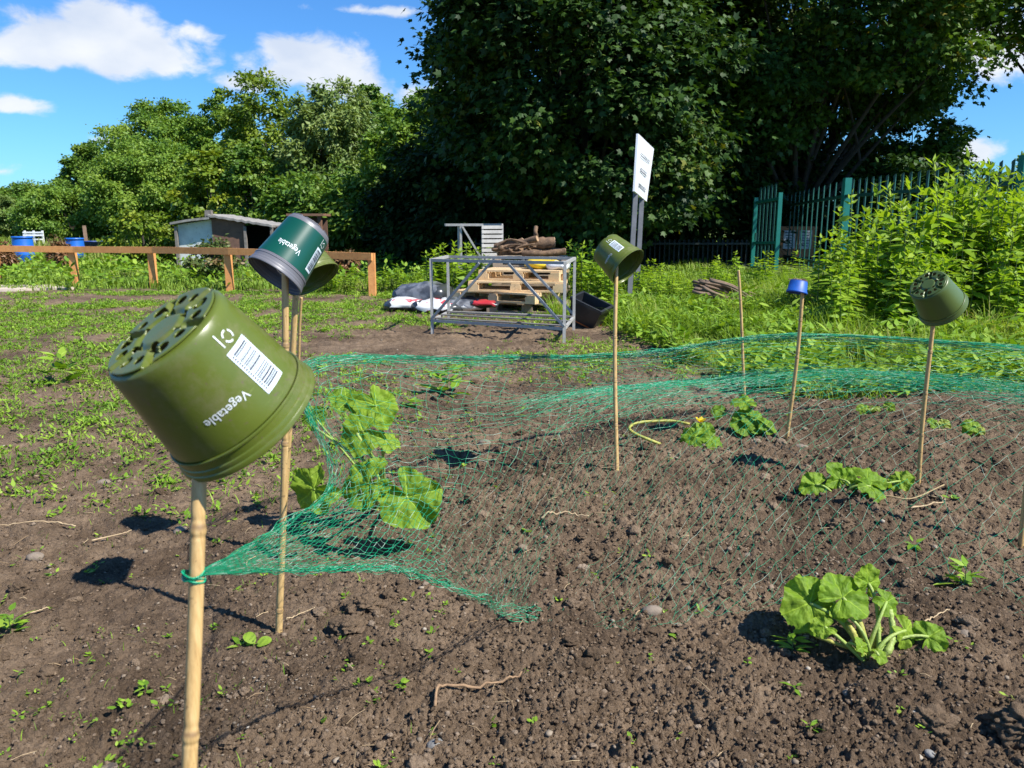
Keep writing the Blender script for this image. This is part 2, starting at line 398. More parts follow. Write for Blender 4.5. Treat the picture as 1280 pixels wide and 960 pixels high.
cc = ramp(nt, [(0, (.082, .056, .036)), (.5, (.156, .110, .072)), (.9, (.225, .164, .112)), (1, (.29, .225, .165))], a_.outputs['Fac'])
nt.links.new(mixc(nt, .7, cc, ramp(nt, [(.3, (.55, .55, .55)), (.7, (1.35, 1.34, 1.32))], noise(nt, 140, 5, .7)), 'MULTIPLY'), b_.inputs['Base Color'])
bn_ = nt.nodes.new('ShaderNodeBump'); bn_.inputs['Strength'].default_value = 1; bn_.inputs['Distance'].default_value = .006
nt.links.new(noise(nt, 260, 5, .7), bn_.inputs['Height']); nt.links.new(bn_.outputs[0], b_.inputs['Normal'])
mb = MB()
for n, s0, s1, ic in ((80000, .0014, .0042, IC1), (9000, .0034, .0066, IC2), (420, .008, .017, IC4)):
    x, y = scatter_view(rs, n, 1.1, 6.5)
    keep = (rs.uniform(0, 1, n) < .35 + .65 * sm(x, -1.2, .3)) ; x, y = x[keep], y[keep]
    s = rs.uniform(s0, s1, len(x)) * (.7 + .2 * y.clip(0, 3))
    lumps(mb, rs, np.stack([x, y, gz(x, y) + s * .12], 1), s, ic, .22 if ic is IC1 else .2 if ic is IC2 else .02)
tag(mb.build('soil_clods', crumbm, None, True), 'loose brown crumbs and clods lying on the dug soil', 'soil clods', kind='stuff')
gm = leafmat('grit', [(0, (.15, .115, .08)), (.7, (.25, .20, .145)), (1, (.34, .30, .24))], trans=0, rough=.8, spec=.3)
mb = MB()
x, y = scatter_view(rs, 260, 1.15, 7.0); s = rs.uniform(.0018, .006, len(x)) * (.7 + .25 * y.clip(0, 4))
lumps(mb, rs, np.stack([x, y, gz(x, y) + s * .5], 1), s, IC1, .15)
c = G(350, 870); x = rs.normal(c[0], .07, 190); y = rs.normal(c[1], .12, 190); s = rs.uniform(.0012, .0032, 190)
lumps(mb, rs, np.stack([x, y, gz(x, y) + s * .6], 1), s, IC1, .15)
tag(mb.build('grit', gm, None, True), 'small pale grit sprinkled over the bare soil', 'grit', kind='stuff')
sm_ = leafmat('straw', [(0, (.22, .14, .07)), (1, (.45, .34, .2))], trans=.1, rough=.8)
mb = MB(); x, y = scatter_view(rs, 420, 1.2, 6)
for a, b in list(zip(x, y))[:170]:
    L = rs.uniform(.015, .06) * (.6 + .3 * b); t = rs.uniform(0, PI); dx, dy = L * math.cos(t), L * math.sin(t)
    p = np.array([[a, b], [a + dx * .5 + rs.normal(0, L * .07), b + dy * .5 + rs.normal(0, L * .07)], [a + dx, b + dy]])
    z = gz(p[:, 0], p[:, 1]).max() + .004
    mb.tube(np.c_[p, np.array([z, z + .003, z])], rs.uniform(.0005, .0012) * (.6 + .3 * b), 4, True, rs.uniform())
tag(mb.build('straw_bits', sm_, None, False), 'scraps of dry straw and root strewn on the soil', 'straw', kind='stuff')

# ------------------------------------------------------------------ ground cover
LUSH = [(0, (.095, .195, .013)), (.55, (.18, .32, .020)), (1, (.29, .41, .045))]
weedm = leafmat('weed leaf', LUSH, trans=.32, rough=.55)
grassm = leafmat('grass blade', [(0, (.11, .20, .016)), (.5, (.20, .33, .026)), (.85, (.29, .40, .05)), (1, (.40, .38, .13))], trans=.45, rough=.55)
drym = leafmat('dry meadow', [(0, (.12, .22, .018)), (.45, (.21, .32, .035)), (.8, (.28, .28, .09)), (1, (.36, .28, .14))], trans=.3, rough=.6)
def cover(x, y):
    n1 = pn(x * 1.1 + 9, y * .8, 21); n2 = pn(x * 3.1, y * 2.4, 22)
    d = .68 + .8 * n1 + .8 * n2 + .35 * pn(x * 7, y * 6, 23)
    left = sm(-x, .25, 1.2) * sm(y, 2.2, 3.4)
    back = sm(y, 4.6, 5.6)
    zone = np.maximum(left, back * .8)
    gap = np.exp(-(((x + .9) / 1.1) ** 2 + ((y - 6.6) / .8) ** 2)) + .8 * np.exp(-(((x + .1) / 1.6) ** 2 + ((y - 7.6) / .6) ** 2)) + np.exp(-(((x + 5) / 5) ** 2 + ((y - 10.9) / .5) ** 2))
    return np.clip(zone * d - gap * .8, 0, 1)
rs = np.random.RandomState(8); mb = MB()
n = 75000; x = rs.uniform(-8.5, 5.5, n); y = 2.2 + 9.8 * rs.uniform(0, 1, n) ** .85
keep = (np.abs(x) < .75 * y + .4) & (rs.uniform(0, 1, n) < cover(x, y) ** 1.3 * .8) & (y < 12.2); x, y = x[keep], y[keep]
B = np.stack([x, y, gz(x, y)], 1)
v0 = np.clip(.5 + .5 * pn(x * 2, y * 2, 33) + rs.normal(0, .15, len(x)), 0, 1)
h = len(x) // 2
rosettes(mb, rs, B[:h], 9, rs.uniform(.011, .030, h) * (.8 + .04 * y[:h]), T_OVAL, (.05, .9), .012, v0[:h])
rosettes(mb, rs, B[h:], 8, rs.uniform(.014, .036, len(x) - h) * (.8 + .04 * y[h:]), T_LANCE, (.1, 1.2), .014, v0[h:])
n = 70000; x = rs.uniform(-8.5, 4, n); y = rs.uniform(2.6, 12.2, n)
keep = (np.abs(x) < .75 * y + .4) & (rs.uniform(0, 1, n) < cover(x, y)); x, y = x[keep], y[keep]
blades(mb, rs, np.stack([x, y, gz(x, y) - .01], 1), rs.uniform(.03, .085, len(x)), rs.uniform(.003, .006, len(x)), rs.uniform(.3, 1.2, len(x)), rs.uniform(0, .9, len(x)))
tag(mb.build('weed_cover', weedm, None, False), 'patchy carpet of low green weeds over the trodden soil', 'weeds', kind='stuff')
# thin seedlings across the bare soil
mb = MB(); x, y = scatter_view(rs, 1500, 1.2, 4.5)
k = rs.uniform(0, 1, len(x)) < np.where(x < -.15, .75, .16) * (.4 + .6 * (pn(x * 2.5, y * 2.5, 55) > 0)); x, y = x[k], y[k]
rosettes(mb, rs, np.stack([x, y, gz(x, y) + .002], 1), 5, rs.uniform(.006, .016, len(x)) * (.7 + .25 * y), T_OVAL, (.1, .8), .004)
x, y = scatter_view(rs, 2600, 1.2, 4.5); k = (x < -.2) & (pn(x * 2.2, y * 2.2, 58) > .0); x, y = x[k], y[k]
blades(mb, rs, np.stack([x, y, gz(x, y) - .003], 1), rs.uniform(.012, .035, len(x)), rs.uniform(.0012, .0025, len(x)), rs.uniform(.2, 1, len(x)), rs.uniform(0, .8, len(x)))
tag(mb.build('seedlings', weedm, None, False), 'tiny weed seedlings sprouting thinly across the bare soil', 'seedlings', kind='stuff')
# tall grass on the right bank
mb = MB(); n = 130000; x = rs.uniform(.4, 7.5, n); y = rs.uniform(4.3, 11.5, n)
edge = 4.75 - .10 * x + .25 * pn(x * 1.5, y, 61) + 3.6 * (1 - sm(x, .75, 1.7))
k = (y > edge) & (x < .75 * y + .6) & (rs.uniform(0, 1, n) < .55 + .6 * pn(x * 2.1, y * 2.1, 62)); x, y = x[k], y[k]
hh = rs.uniform(.12, .30, len(x)) * (.55 + .55 * sm(y, 4.6, 6.5)) * (1 + .7 * pn(x * 1.7, y * 1.7, 63))
blades(mb, rs, np.stack([x, y, terrain(x, y) - .01], 1), hh, rs.uniform(.004, .009, len(x)), rs.uniform(.15, 1.1, len(x)), np.clip(.5 + .6 * pn(x * 1.4, y * 1.4, 64) + rs.normal(0, .15, len(x)), 0, 1))
tag(mb.build('long_grass', grassm, None, False), 'long bright green grass behind the netted bed on the right', 'grass', kind='stuff')
mb = MB(); n = 5200; x = rs.uniform(.7, 6.5, n); y = rs.uniform(4.4, 9.5, n)
edge = 4.6 - .10 * x + 3.4 * (1 - sm(x, .75, 1.6)); k = (y > edge) & (x < .75 * y + .6) & (pn(x * 1.6 + 3, y * 1.6, 71) > -.05); x, y = x[k], y[k]
B = np.stack([x, y, terrain(x, y) + rs.uniform(.02, .16, len(x))], 1)
rosettes(mb, rs, B, 9, rs.uniform(.05, .12, len(x)), T_LANCE, (-.3, .9), .035)
tag(mb.build('broadleaf_weeds', weedm, None, False), 'leafy green weeds mixed through the long grass bank', 'weeds', kind='stuff')
# meadow beyond the rail fence and up to the wood
mb = MB(); n = 110000; y = 12.3 * (55 / 12.3) ** rs.uniform(0, 1, n); x = rs.uniform(-.78, .42, n) * y
k = (pn(x * .7, y * .7, 81) > -.35) & ~((x > 4.5) & (y < 24)); x, y = x[k], y[k]
tall = .15 + .24 * sm(y, 20.5, 23) * (x < -.06 * y)
hh = tall * rs.uniform(.55, 1.15, len(x)) * (1 + .7 * pn(x * .9, y * .9, 82))
v = np.clip(.30 + .35 * pn(x * .6, y * .4, 83) + .25 * sm(y, 15, 24) * (x < -5) + rs.normal(0, .12, len(x)), 0, 1)
blades(mb, rs, np.stack([x, y, terrain(x, y) - .01], 1), hh, .008 + .0011 * y * rs.uniform(.6, 1.2, len(x)), rs.uniform(.1, .8, len(x)), v)
tag(mb.build('meadow_grass', drym, None, False), 'rough meadow grass, green and straw coloured, beyond the timber rail', 'grass', kind='stuff')
mb = MB(); n = 1500; y = 12.25 * (22 / 12.25) ** rs.uniform(0, 1, n); x = rs.uniform(-.72, .14, n) * y
k = pn(x * 1.2, y * 1.2, 85) > -.1; x, y = x[k], y[k]
rosettes(mb, rs, np.stack([x, y, terrain(x, y) + rs.uniform(.02, .25, len(x))], 1), 8, rs.uniform(.07, .14, len(x)), T_OVAL, (-.3, 1), .06)
tag(mb.build('meadow_herbs', weedm, None, False), 'broad green herbs among the grass beyond the timber rail', 'weeds', kind='stuff')

# pale sandy strip far left
c = G(-30, 361); mb = MB(); th = np.linspace(0, 2 * PI, 40, endpoint=False)
rr = 1 + .35 * np.array([float(pn(math.cos(t) * 1.5, math.sin(t) * 1.5, 90)) for t in th])
V = [[c[0] + 1.45 * r * math.cos(t), c[1] + .55 * r * math.sin(t), 0] for t, r in zip(th, rr)]
V = np.array(V); V[:, 2] = terrain(V[:, 0], V[:, 1]) + .035
V2 = V.copy(); V2[:, 2] -= .06; j = np.arange(40); k = (j + 1) % 40
mb.add(np.r_[V, V2], [np.arange(40)[None], np.stack([j, j + 40, k + 40, k], 1)])
mb.build('path', surf('pale sand', (.55, .47, .38), (.38, .31, .24), .95, 3, bump=.4))['kind'] = 'structure'

# ================================================================== TREES
barkm = surf('bark', (.06, .05, .038), (.025, .021, .016), .95, 9, bump=.6, bscale=30)
def lumpy(rs):
    D = nrm(rs.normal(0, 1, (9, 3))); A = rs.uniform(-.35, .4, 9)
    return lambda v: 1 + (np.clip(v @ D.T, 0, 1) ** 4 * A).sum(1)
def make_tree(name, label, cat, x, y, H, rad, leaf, tpl, lsize, ncl, nl, zb=.12, seed=0, flat=.65, group=None, upb=.8, crs=.2, limbs=12, top=1.0, skew=(0, 0), shell=.45, outw=.5):
    rs = np.random.RandomState(seed); z0 = ground_z(x, y)
    root = thing(name, label, cat, (x, y, z0), group)
    lf = lumpy(rs); hz = H * (1 - zb) / 2; cz = z0 + H * zb + hz
    d = nrm(rs.normal(0, 1, (ncl, 3))); f = rs.uniform(shell, 1, ncl) ** .6 * lf(d)
    prof = np.where(d[:, 2] > 0, 1.0, 1.0)
    C = d * f[:, None] * np.array([rad, rad, hz]) * np.array([1, 1, top]) + np.array([x, y, cz])
    C[:, 0] += skew[0] * (C[:, 2] - z0) / H; C[:, 1] += skew[1] * (C[:, 2] - z0) / H
    C[:, 2] = np.maximum(C[:, 2], z0 + .3)
    cr = rad * crs * rs.uniform(.6, 1.35, ncl); cv = rs.uniform(0, 1, ncl)
    rep = np.repeat(np.arange(ncl), nl); m = len(rep)
    q = rs.normal(0, .5, (m, 3)) * np.array([1, 1, flat])
    Lp = C[rep] + q * cr[rep][:, None]
    Lp[:, 2] = np.maximum(Lp[:, 2], z0 + .05)
    outd = nrm(q + .6 * d[rep])
    X = nrm(outd * np.array([1, 1, .5]) + rs.normal(0, .5, (m, 3)) + np.array([0, 0, -.35]))
    N = nrm(np.array([0, 0, upb]) + outw * outd + rs.normal(0, .38, (m, 3)))
    mb = MB(); place_leaves(mb, tpl, Lp, X, N, lsize * rs.uniform(.65, 1.3, m), np.clip(.12 + .68 * cv[rep] + rs.normal(0, .15, m), 0, 1))
    mb.build('crown', leaf, root)
    tb = MB(); tr = max(.06, H * .022); zt = H * .72
    base = np.array([x, y, z0 - .1]); topp = np.array([x + skew[0] * .6 + rs.normal(0, .03) * H, y + skew[1] * .6, z0 + zt])
    pts = spline([base, base * .65 + topp * .35 + rs.normal(0, .02 * H, 3) * [1, 1, 0], topp], 14)
    tb.tube(pts, np.linspace(tr, tr * .25, 14) * (1 + .5 * np.exp(-np.linspace(0, 12, 14))), 10)
    for k in rs.choice(ncl, min(limbs, ncl), False):
        i = int(np.clip((C[k][2] - z0) / H * 10 - 2, 2, 11)); p = pts[i]
        mid = (p + C[k]) / 2 + np.array([0, 0, .12 * H * rs.uniform(-.2, 1)])
        q = bez(p, C[k], mid, 8); rr = tr * (1 - i / 16) * .5
        tb.tube(q, np.linspace(rr, rr * .2, 8), 6, False)
        for _ in range(2):
            e = C[rs.randint(ncl)]
            if np.linalg.norm(e - q[4]) < rad * .7: tb.tube(bez(q[4], e, (q[4] + e) / 2 + [0, 0, .05 * H], 6), np.linspace(rr * .5, rr * .12, 6), 5, False)
    tb.build('trunk', barkm, root, True)
    return root
syc_shade = leafmat('sycamore leaf', [(0, (.014, .038, .008)), (.5, (.032, .078, .012)), (.85, (.065, .125, .018)), (1, (.14, .15, .02))], trans=.22, rough=.55, spec=.25)  # dark greens carry the shade of the big crowns in the leaf colour
syc_lit = leafmat('lit sycamore leaf', [(0, (.024, .062, .010)), (.5, (.056, .125, .016)), (.85, (.11, .19, .022)), (1, (.24, .20, .03))], trans=.28, rough=.55, spec=.25)  # brighter copy of the sycamore leaf, sunlight put into its colour
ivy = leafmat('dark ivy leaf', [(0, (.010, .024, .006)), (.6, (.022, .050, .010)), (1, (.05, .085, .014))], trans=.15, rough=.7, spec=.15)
ashg = leafmat('mid green leaf', [(0, (.085, .175, .022)), (.5, (.155, .265, .030)), (1, (.24, .33, .04))], trans=.32, rough=.5)
yelg = leafmat('yellow green leaf', [(0, (.075, .14, .010)), (.5, (.15, .225, .016)), (1, (.27, .31, .025))], trans=.3, rough=.5)
wilg = leafmat('willow leaf', [(0, (.10, .165, .04)), (.5, (.165, .24, .058)), (1, (.24, .30, .08))], trans=.25, rough=.5)
dkg = leafmat('dark green leaf', [(0, (.060, .138, .018)), (.5, (.115, .212, .025)), (1, (.19, .27, .034))], trans=.3, rough=.5)
def TX(px, d): return (px - 640) / FPX * d * .9806
def TH(py, d): return 1 + d * math.tan(math.atan((480 - py) / FPX) - PITCH)
def tr(name, label, px, topy, d, halfpx, leaf, tpl=T_RHOMB, ls=.2, ncl=90, nl=170, **k):
    if ncl > 75 and ls > .15:
        far = d > 35; ncl = int(ncl * (2.3 if far else 2.0)); ls *= .50 if far else .66; nl = int(nl * (1.7 if far else 1.15)); k.setdefault('crs', .14)
    k.setdefault('top', 1.1)
    k.setdefault('outw', 1.0); k.setdefault('upb', .5)
    return make_tree(name, label, 'tree', TX(px, d), d, TH(topy, d), halfpx * d / FPX, leaf, tpl, ls, ncl, nl, **k)
tr('distant_tree', 'dark distant tree at the far left end of the wood', 28, 226, 62, 46, dkg, seed=1, zb=.02, ls=.36, nl=110)
tr('distant_tree', 'rounded distant tree right of the darkest far left one', 88, 226, 58, 40, dkg, seed=2, zb=.02, ls=.36, nl=110)
tr('distant_tree', 'small yellowish distant tree low at the left picture edge', 15, 252, 50, 34, wilg, seed=3, zb=.02, ls=.28, nl=110)
tr('broadleaf_tree', 'dark green tree stepping up left of the tall domed tree', 132, 186, 46, 46, dkg, seed=4, zb=.02, ls=.28)
tr('broadleaf_tree', 'tall domed tree with the highest rounded top in the left wood', 228, 132, 44, 66, ashg, seed=5, zb=.02, ls=.27, ncl=120)
tr('broadleaf_tree', 'mid green tree filling the dip between the domed tree and the ash', 278, 140, 43, 50, ashg, seed=25, zb=.02, ls=.26, ncl=100)
tr('broadleaf_tree', 'rounded green tree on the slope just left of the domed tree', 166, 172, 48, 44, dkg, seed=26, zb=.02, ls=.28)
tr('broadleaf_tree', 'broad mid green tree spreading in front of the tall domed tree', 196, 178, 38, 76, ashg, seed=6, zb=.02, ls=.24, ncl=130)
tr('broadleaf_tree', 'low bright green tree behind the blue barrels', 92, 236, 40, 58, ashg, seed=7, zb=.02, ls=.24, ncl=80)
tr('ash_tree', 'open yellow green tree with bare limbs showing in its top', 345, 112, 34, 62, yelg, T_OVAL, seed=8, zb=.25, ls=.24, ncl=80, nl=110, crs=.17, limbs=26)
tr('broadleaf_tree', 'low yellow green tree rising behind the shed', 262, 196, 30, 42, yelg, seed=9, zb=.02, ls=.19, ncl=70)
tr('broadleaf_tree', 'dark green tree between the yellow green tree and the willow', 322, 182, 27.5, 42, dkg, seed=10, zb=.02, ls=.18, ncl=80)
tr('willow_tree', 'pale olive willow with a fine feathery rounded crown', 412, 146, 28, 64, wilg, T_LANCE, seed=11, zb=.02, ls=.26, ncl=140, nl=190, flat=1.0, upb=.3)
tr('broadleaf_tree', 'tall dark tree rising behind the willow', 474, 104, 33, 58, dkg, seed=12, zb=.1, ls=.22, ncl=110)
tr('broadleaf_tree', 'leafy green tree standing between the willow and the big sycamore', 520, 146, 23, 66, ashg, T_OVAL, seed=13, zb=.0, ls=.17, ncl=150, nl=200)
tr('broadleaf_tree', 'slim bright topped tree just left of the big sycamore', 548, 112, 26, 40, ashg, seed=14, zb=.1, ls=.18, ncl=80)
SY = dict(tpl=T_MAPLE, leaf=syc_shade)
make_tree('sycamore_tree', 'huge dark sycamore whose left edge meets the open sky', 'tree', 1.7, 17.4, 7.2, 3.2, syc_shade, T_MAPLE, .155, 300, 300, zb=.05, seed=20, crs=.19, limbs=24, flat=.55, skew=(-.5, -1.0), outw=.8, upb=.6)
make_tree('sycamore_tree', 'spreading sycamore whose limbs show above the green palisade', 'tree', 6.7, 19.6, 8.4, 3.9, syc_lit, T_MAPLE, .15, 260, 270, zb=.34, seed=21, crs=.175, limbs=34, flat=.5, skew=(.5, -.6), outw=.8, upb=.6)
make_tree('sycamore_tree', 'dense dark sycamore filling the middle behind the white sign', 'tree', 4.0, 21, 7.9, 3.7, syc_shade, T_MAPLE, .18, 380, 180, zb=.04, seed=22, crs=.18, limbs=22, flat=.55)
make_tree('sycamore_tree', 'tall sycamore whose leaves hang into the top right corner', 'tree', 14.6, 19.4, 8.8, 3.6, syc_lit, T_MAPLE, .165, 260, 170, zb=.48, seed=23, crs=.17, limbs=26, flat=.5, skew=(-1.2, -1.0))
for k, (px, d, h, r_, lab) in enumerate([(1112, 19.5, 2.6, 1.2, 'dark leafy bush behind the palisade right of its second post'), (1160, 16.5, 2.0, 1.1, 'dark leafy bush behind the middle of the palisade'), (1052, 22, 2.7, 1.2, 'dark leafy bush behind the notice board')]):
    make_tree('leafy_bush', lab, 'bush', TX(px, d), d, h, r_, syc_shade, T_OVAL, .13, 80, 160, zb=0, seed=140 + k, crs=.28, limbs=4, shell=.3, group='bushes behind the palisade')
make_tree('sycamore_tree', 'low sycamore standing in for a drooping limb above the middle of the palisade', 'tree', TX(1128, 21), 21, TH(128, 21), 1.45, syc_lit, T_MAPLE, .15, 90, 200, zb=.1, seed=27, crs=.24, limbs=14, flat=.5, outw=.8, upb=.6)  # separate small tree in place of a hanging sycamore limb
make_tree('distant_tree', 'small pale tree peeping above the fence at the right edge', 'tree', TX(1262, 26), 26, TH(182, 26), 1.2, ashg, T_OVAL, .18, 50, 120, zb=.05, seed=24)
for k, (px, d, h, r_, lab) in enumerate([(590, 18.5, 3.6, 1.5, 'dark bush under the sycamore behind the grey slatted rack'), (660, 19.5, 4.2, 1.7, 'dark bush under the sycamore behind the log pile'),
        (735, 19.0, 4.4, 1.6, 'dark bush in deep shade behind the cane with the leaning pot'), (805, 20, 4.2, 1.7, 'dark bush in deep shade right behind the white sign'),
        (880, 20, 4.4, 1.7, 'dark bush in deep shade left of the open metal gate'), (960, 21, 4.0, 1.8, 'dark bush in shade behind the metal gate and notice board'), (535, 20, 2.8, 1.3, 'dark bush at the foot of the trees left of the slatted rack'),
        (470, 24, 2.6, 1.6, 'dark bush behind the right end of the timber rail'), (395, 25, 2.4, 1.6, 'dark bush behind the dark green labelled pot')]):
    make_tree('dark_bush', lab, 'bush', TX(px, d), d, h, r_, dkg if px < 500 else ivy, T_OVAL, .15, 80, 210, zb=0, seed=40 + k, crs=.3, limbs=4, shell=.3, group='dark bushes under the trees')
tr('young_shrub', 'bright young shrub with upright shoots left of the shed', 178, 264, 19.5, 36, yelg, T_OVAL, seed=60, zb=0, ls=.10, ncl=70, nl=70, crs=.25, limbs=12)['category'] = 'shrub'
tr('weedy_shrub', 'low brown tipped shrub growing before the shed and rail', 262, 300, 14.2, 28, leafmat('dock', [(0, (.05, .09, .02)), (.6, (.10, .14, .03)), (.9, (.22, .13, .06))], .2), T_OVAL, seed=61, zb=0, ls=.07, ncl=45, nl=60, crs=.28, limbs=6)['category'] = 'shrub'
docks = leafmat('rust dock', [(0, (.10, .085, .03)), (.5, (.19, .10, .045)), (1, (.26, .13, .06))], .2)
for px, py, d, lab in ((-4, 322, 16.5, 'rust brown dock clump at the left edge behind the rail'), (71, 320, 17.5, 'rust brown dock clump between the two blue barrels'), (430, 322, 14.0, 'brown seeding clump near the right end of the rail')):
    tr('dock_clump', lab, px, py - 14, d, 13, docks, T_LANCE, seed=70 + px, zb=0, ls=.09, ncl=36, nl=60, crs=.3, limbs=6, flat=1.3)['category'] = 'weed'

# ------------------------------------------------------------------ nettle-like tall weeds
stemm = surf('weed stem', (.10, .15, .03), (.07, .10, .03), .7)
netm = leafmat('nettle leaf', [(0, (.115, .215, .014)), (.5, (.20, .34, .020)), (1, (.31, .43, .035))], trans=.45, rough=.5)
def tall_weed(seed, H):
    rs = np.random.RandomState(seed); root = thing('tall_weed', 'x', 'weed'); sb = MB(); lb = MB()
    nst = rs.randint(2, 4)
    for s in range(nst):
        b = rs.normal(0, .05, 3) * [1, 1, 0]; h = H * rs.uniform(.75, 1.05); t = b + [rs.normal(0, .09) * h, rs.normal(0, .09) * h, h]
        q = bez(b - [0, 0, .03], t, (b + t) / 2 + rs.normal(0, .05, 3) * [1, 1, 0], 12); sb.tube(q, np.linspace(.006, .003, 12), 5, False, .5)
        zs = np.linspace(.12, 1, int(h / .062)); a0 = rs.uniform(0, PI); C = []; X = []; S = []
        for k, zf in enumerate(zs):
            p = q[min(11, int(zf * 11))]; f = zf * 11 - int(zf * 11); p = q[int(min(10, zf * 11))] * (1 - f) + q[int(min(11, zf * 11 + 1))] * f if zf < 1 else q[11]
            for e in range(3 if zf > .9 else 2):
                a = a0 + k * PI / 2 + e * PI * (2 / 3 if zf > .9 else 1) + rs.normal(0, .3); pit = rs.uniform(-.3, .35) + .7 * (zf > .9)
                C.append(p + [0, 0, rs.normal(0, .012)]); X.append([math.cos(a) * math.cos(pit), math.sin(a) * math.cos(pit), math.sin(pit)])
                S.append(rs.uniform(.10, .165) * (1 if zf < .85 else .75) * (.8 + .4 * math.sin(zf * PI)))
        C = np.array(C); X = np.array(X); n = len(C)
        place_leaves(lb, T_LANCE, C, X, np.array([[.25, -.35, 1.0]]) + rs.normal(0, .3, (n, 3)), np.array(S), np.clip(.35 + .4 * (C[:, 2] / H) + rs.normal(0, .18, n), 0, 1))
    sb.build('stem', stemm, root, True); lb.build('foliage', netm, root)
    return root
protos = [tall_weed(100 + k, 1.0) for k in range(5)]
used = set()
def put_weed(x, y, h, label, group):
    k = rnd.randrange(5); o = protos[k]; rz = rnd.uniform(0, 6.28); s = (h * .5 + .5 * 1.0, h * .5 + .5, h)
    if k in used: o = dup(o, (x, y, ground_z(x, y)), rz, s)
    else: used.add(k); o.location = (x, y, ground_z(x, y)); o.rotation_euler.z = rz; o.scale = s
    o['label'] = label; o['group'] = group
def out_top(px): return np.interp(px, [1000, 1040, 1062, 1085, 1140, 1190, 1240, 1290, 1400], [330, 312, 252, 250, 228, 214, 216, 224, 220])
for k in range(105):
    d = rnd.uniform(6.7, 8.9); px = rnd.uniform(1046, 1330); full = TH(out_top(px), d) * 1.02
    h = full * rnd.uniform(.72, 1.0) * (.5 + .5 * (d - 6.7) / 1.3 if d < 8.0 else 1)
    put_weed(TX(px, d), d, max(.4, h), 'tall bright green nettle like weed in the dense stand before the palisade fence', 'tall weeds before the palisade fence')
for k in range(44):
    d = rnd.uniform(9.2, 11.5); px = rnd.uniform(716, 870); h = np.interp(px, [716, 740, 770, 820, 870], [.70, .78, .62, .42, .36]) * rnd.uniform(.75, 1.1)
    put_weed(TX(px, d), d, h, 'knee high bright green weed in the clump behind the black tub', 'weeds behind the black tub')
for k in range(18):
    d = rnd.uniform(9.8, 11); px = rnd.uniform(540, 608); h = rnd.uniform(.5, .75)
    put_weed(TX(px, d), d, h, 'bright green weed in the clump behind the left end of the metal frame', 'weeds behind the metal frame')
for k in range(22):
    d = rnd.uniform(9.5, 12.5); px = rnd.uniform(880, 1010); h = rnd.uniform(.28, .55)
    put_weed(TX(px, d), d, h, 'low green weed in the row between the stick heap and the metal gate', 'weeds around the stick heap')
for k in range(16):
    d = rnd.uniform(11.5, 13); px = rnd.uniform(395, 520); h = rnd.uniform(.18, .42)
    put_weed(TX(px, d), d, h, 'low green weed along the field edge near the end of the rail', 'weeds near the rail end')

# ================================================================== TIMBER RAIL
wood_o = surf('orange timber', (.72, .34, .11), (.60, .25, .075), .75, 14, bump=.25, bscale=40, dirt=(.2, .1, .05))
fr = thing('timber_rail_fence', 'low orange brown timber rail fence on square posts across the field', 'fence', tuple(G(193, 360)))
posts = [(-98, 356), (-2, 356), (95, 357), (193, 360), (288, 364), (376, 367), (466, 370)]
tops = [305, 307, 308, 308.5, 310, 313, 316.5]
pp = []
for (px, py), ty in zip(posts, tops):
    b = G(px, py); t = CAM + ray(px, ty) * (b[1] / ray(px, ty)[1]); pp.append((b, t))
    mb = MB(); mb.beam(b - [0, 0, .1], [b[0], b[1], t[2]], .095, .095, (0, 1, 0)); mb.build('post', wood_o, fr)
for (b0, t0), (b1, t1) in zip(pp[:-1], pp[1:]):
    p = np.array([t0[0], t0[1], t0[2] - .002]); q = np.array([t1[0], t1[1], t1[2] - .002]); u = nrm(q - p)
    mb = MB(); s = np.array([0, -.075, 0]); mb.beam(p + s + [0, 0, -.045], q + s + [0, 0, -.045], .04, .10); mb.build('rail', wood_o, fr)

# ================================================================== FAR LEFT THINGS
def lathe(mb, prof, sides=48, M=None, var=None):
    th = np.arange(sides) * 2 * PI / sides; prof = np.asarray(prof, float)
    V = np.stack([prof[:, 0:1] * np.cos(th), prof[:, 0:1] * np.sin(th), np.broadcast_to(prof[:, 1:2], (len(prof), sides))], -1).reshape(-1, 3)
    i = np.arange(len(prof) - 1)[:, None] * sides; j = np.arange(sides)[None]; k = (j + 1) % sides
    Q = np.stack([i + j, i + k, i + sides + k, i + sides + j], -1).reshape(-1, 4)
    if M is not None: V = V @ M[:3, :3].T + M[:3, 3]
    mb.add(V, Q, var)
blue = surf('blue plastic', (.012, .13, .55), (.01, .10, .42), .4, 6)
def barrel(px, d, w, ty, label):
    x = TX(px, d); h = TH(ty, d); r_ = w / 2; z0 = ground_z(x, d)
    root = thing('water_barrel', label, 'barrel', (x, d, z0), 'blue barrels beyond the rail')
    M = np.eye(4); M[:3, 3] = (x, d, z0)
    mb = MB(); lathe(mb, [(0, 0), (r_ * .9, 0), (r_ * .97, .03), (r_, h * .3), (r_ * 1.03, h * .33), (r_, h * .36), (r_, h * .64), (r_ * 1.03, h * .67), (r_, h * .7), (r_ * .97, h - .05), (r_ * .93, h - .015)], 32, M)
    mb.build('body', blue, root, True)
    mb = MB(); lathe(mb, [(r_ * .93, h - .015), (r_ * 1.02, h - .012), (r_ * 1.02, h + .03), (r_ * .95, h + .035), (r_ * .9, h + .02), (0, h + .02)], 32, M); mb.build('lid', blue, root, True)
barrel(25.5, 21.5, .50, 297, 'blue plastic barrel nearest the left picture edge beyond the rail')
barrel(91, 22, .46, 299, 'blue plastic barrel behind the leftmost visible fence post')
x, d = TX(113, 23), 23.0
rt = thing('water_trough', 'low dark blue tub just right of the second barrel', 'tub', (x, d, 0))
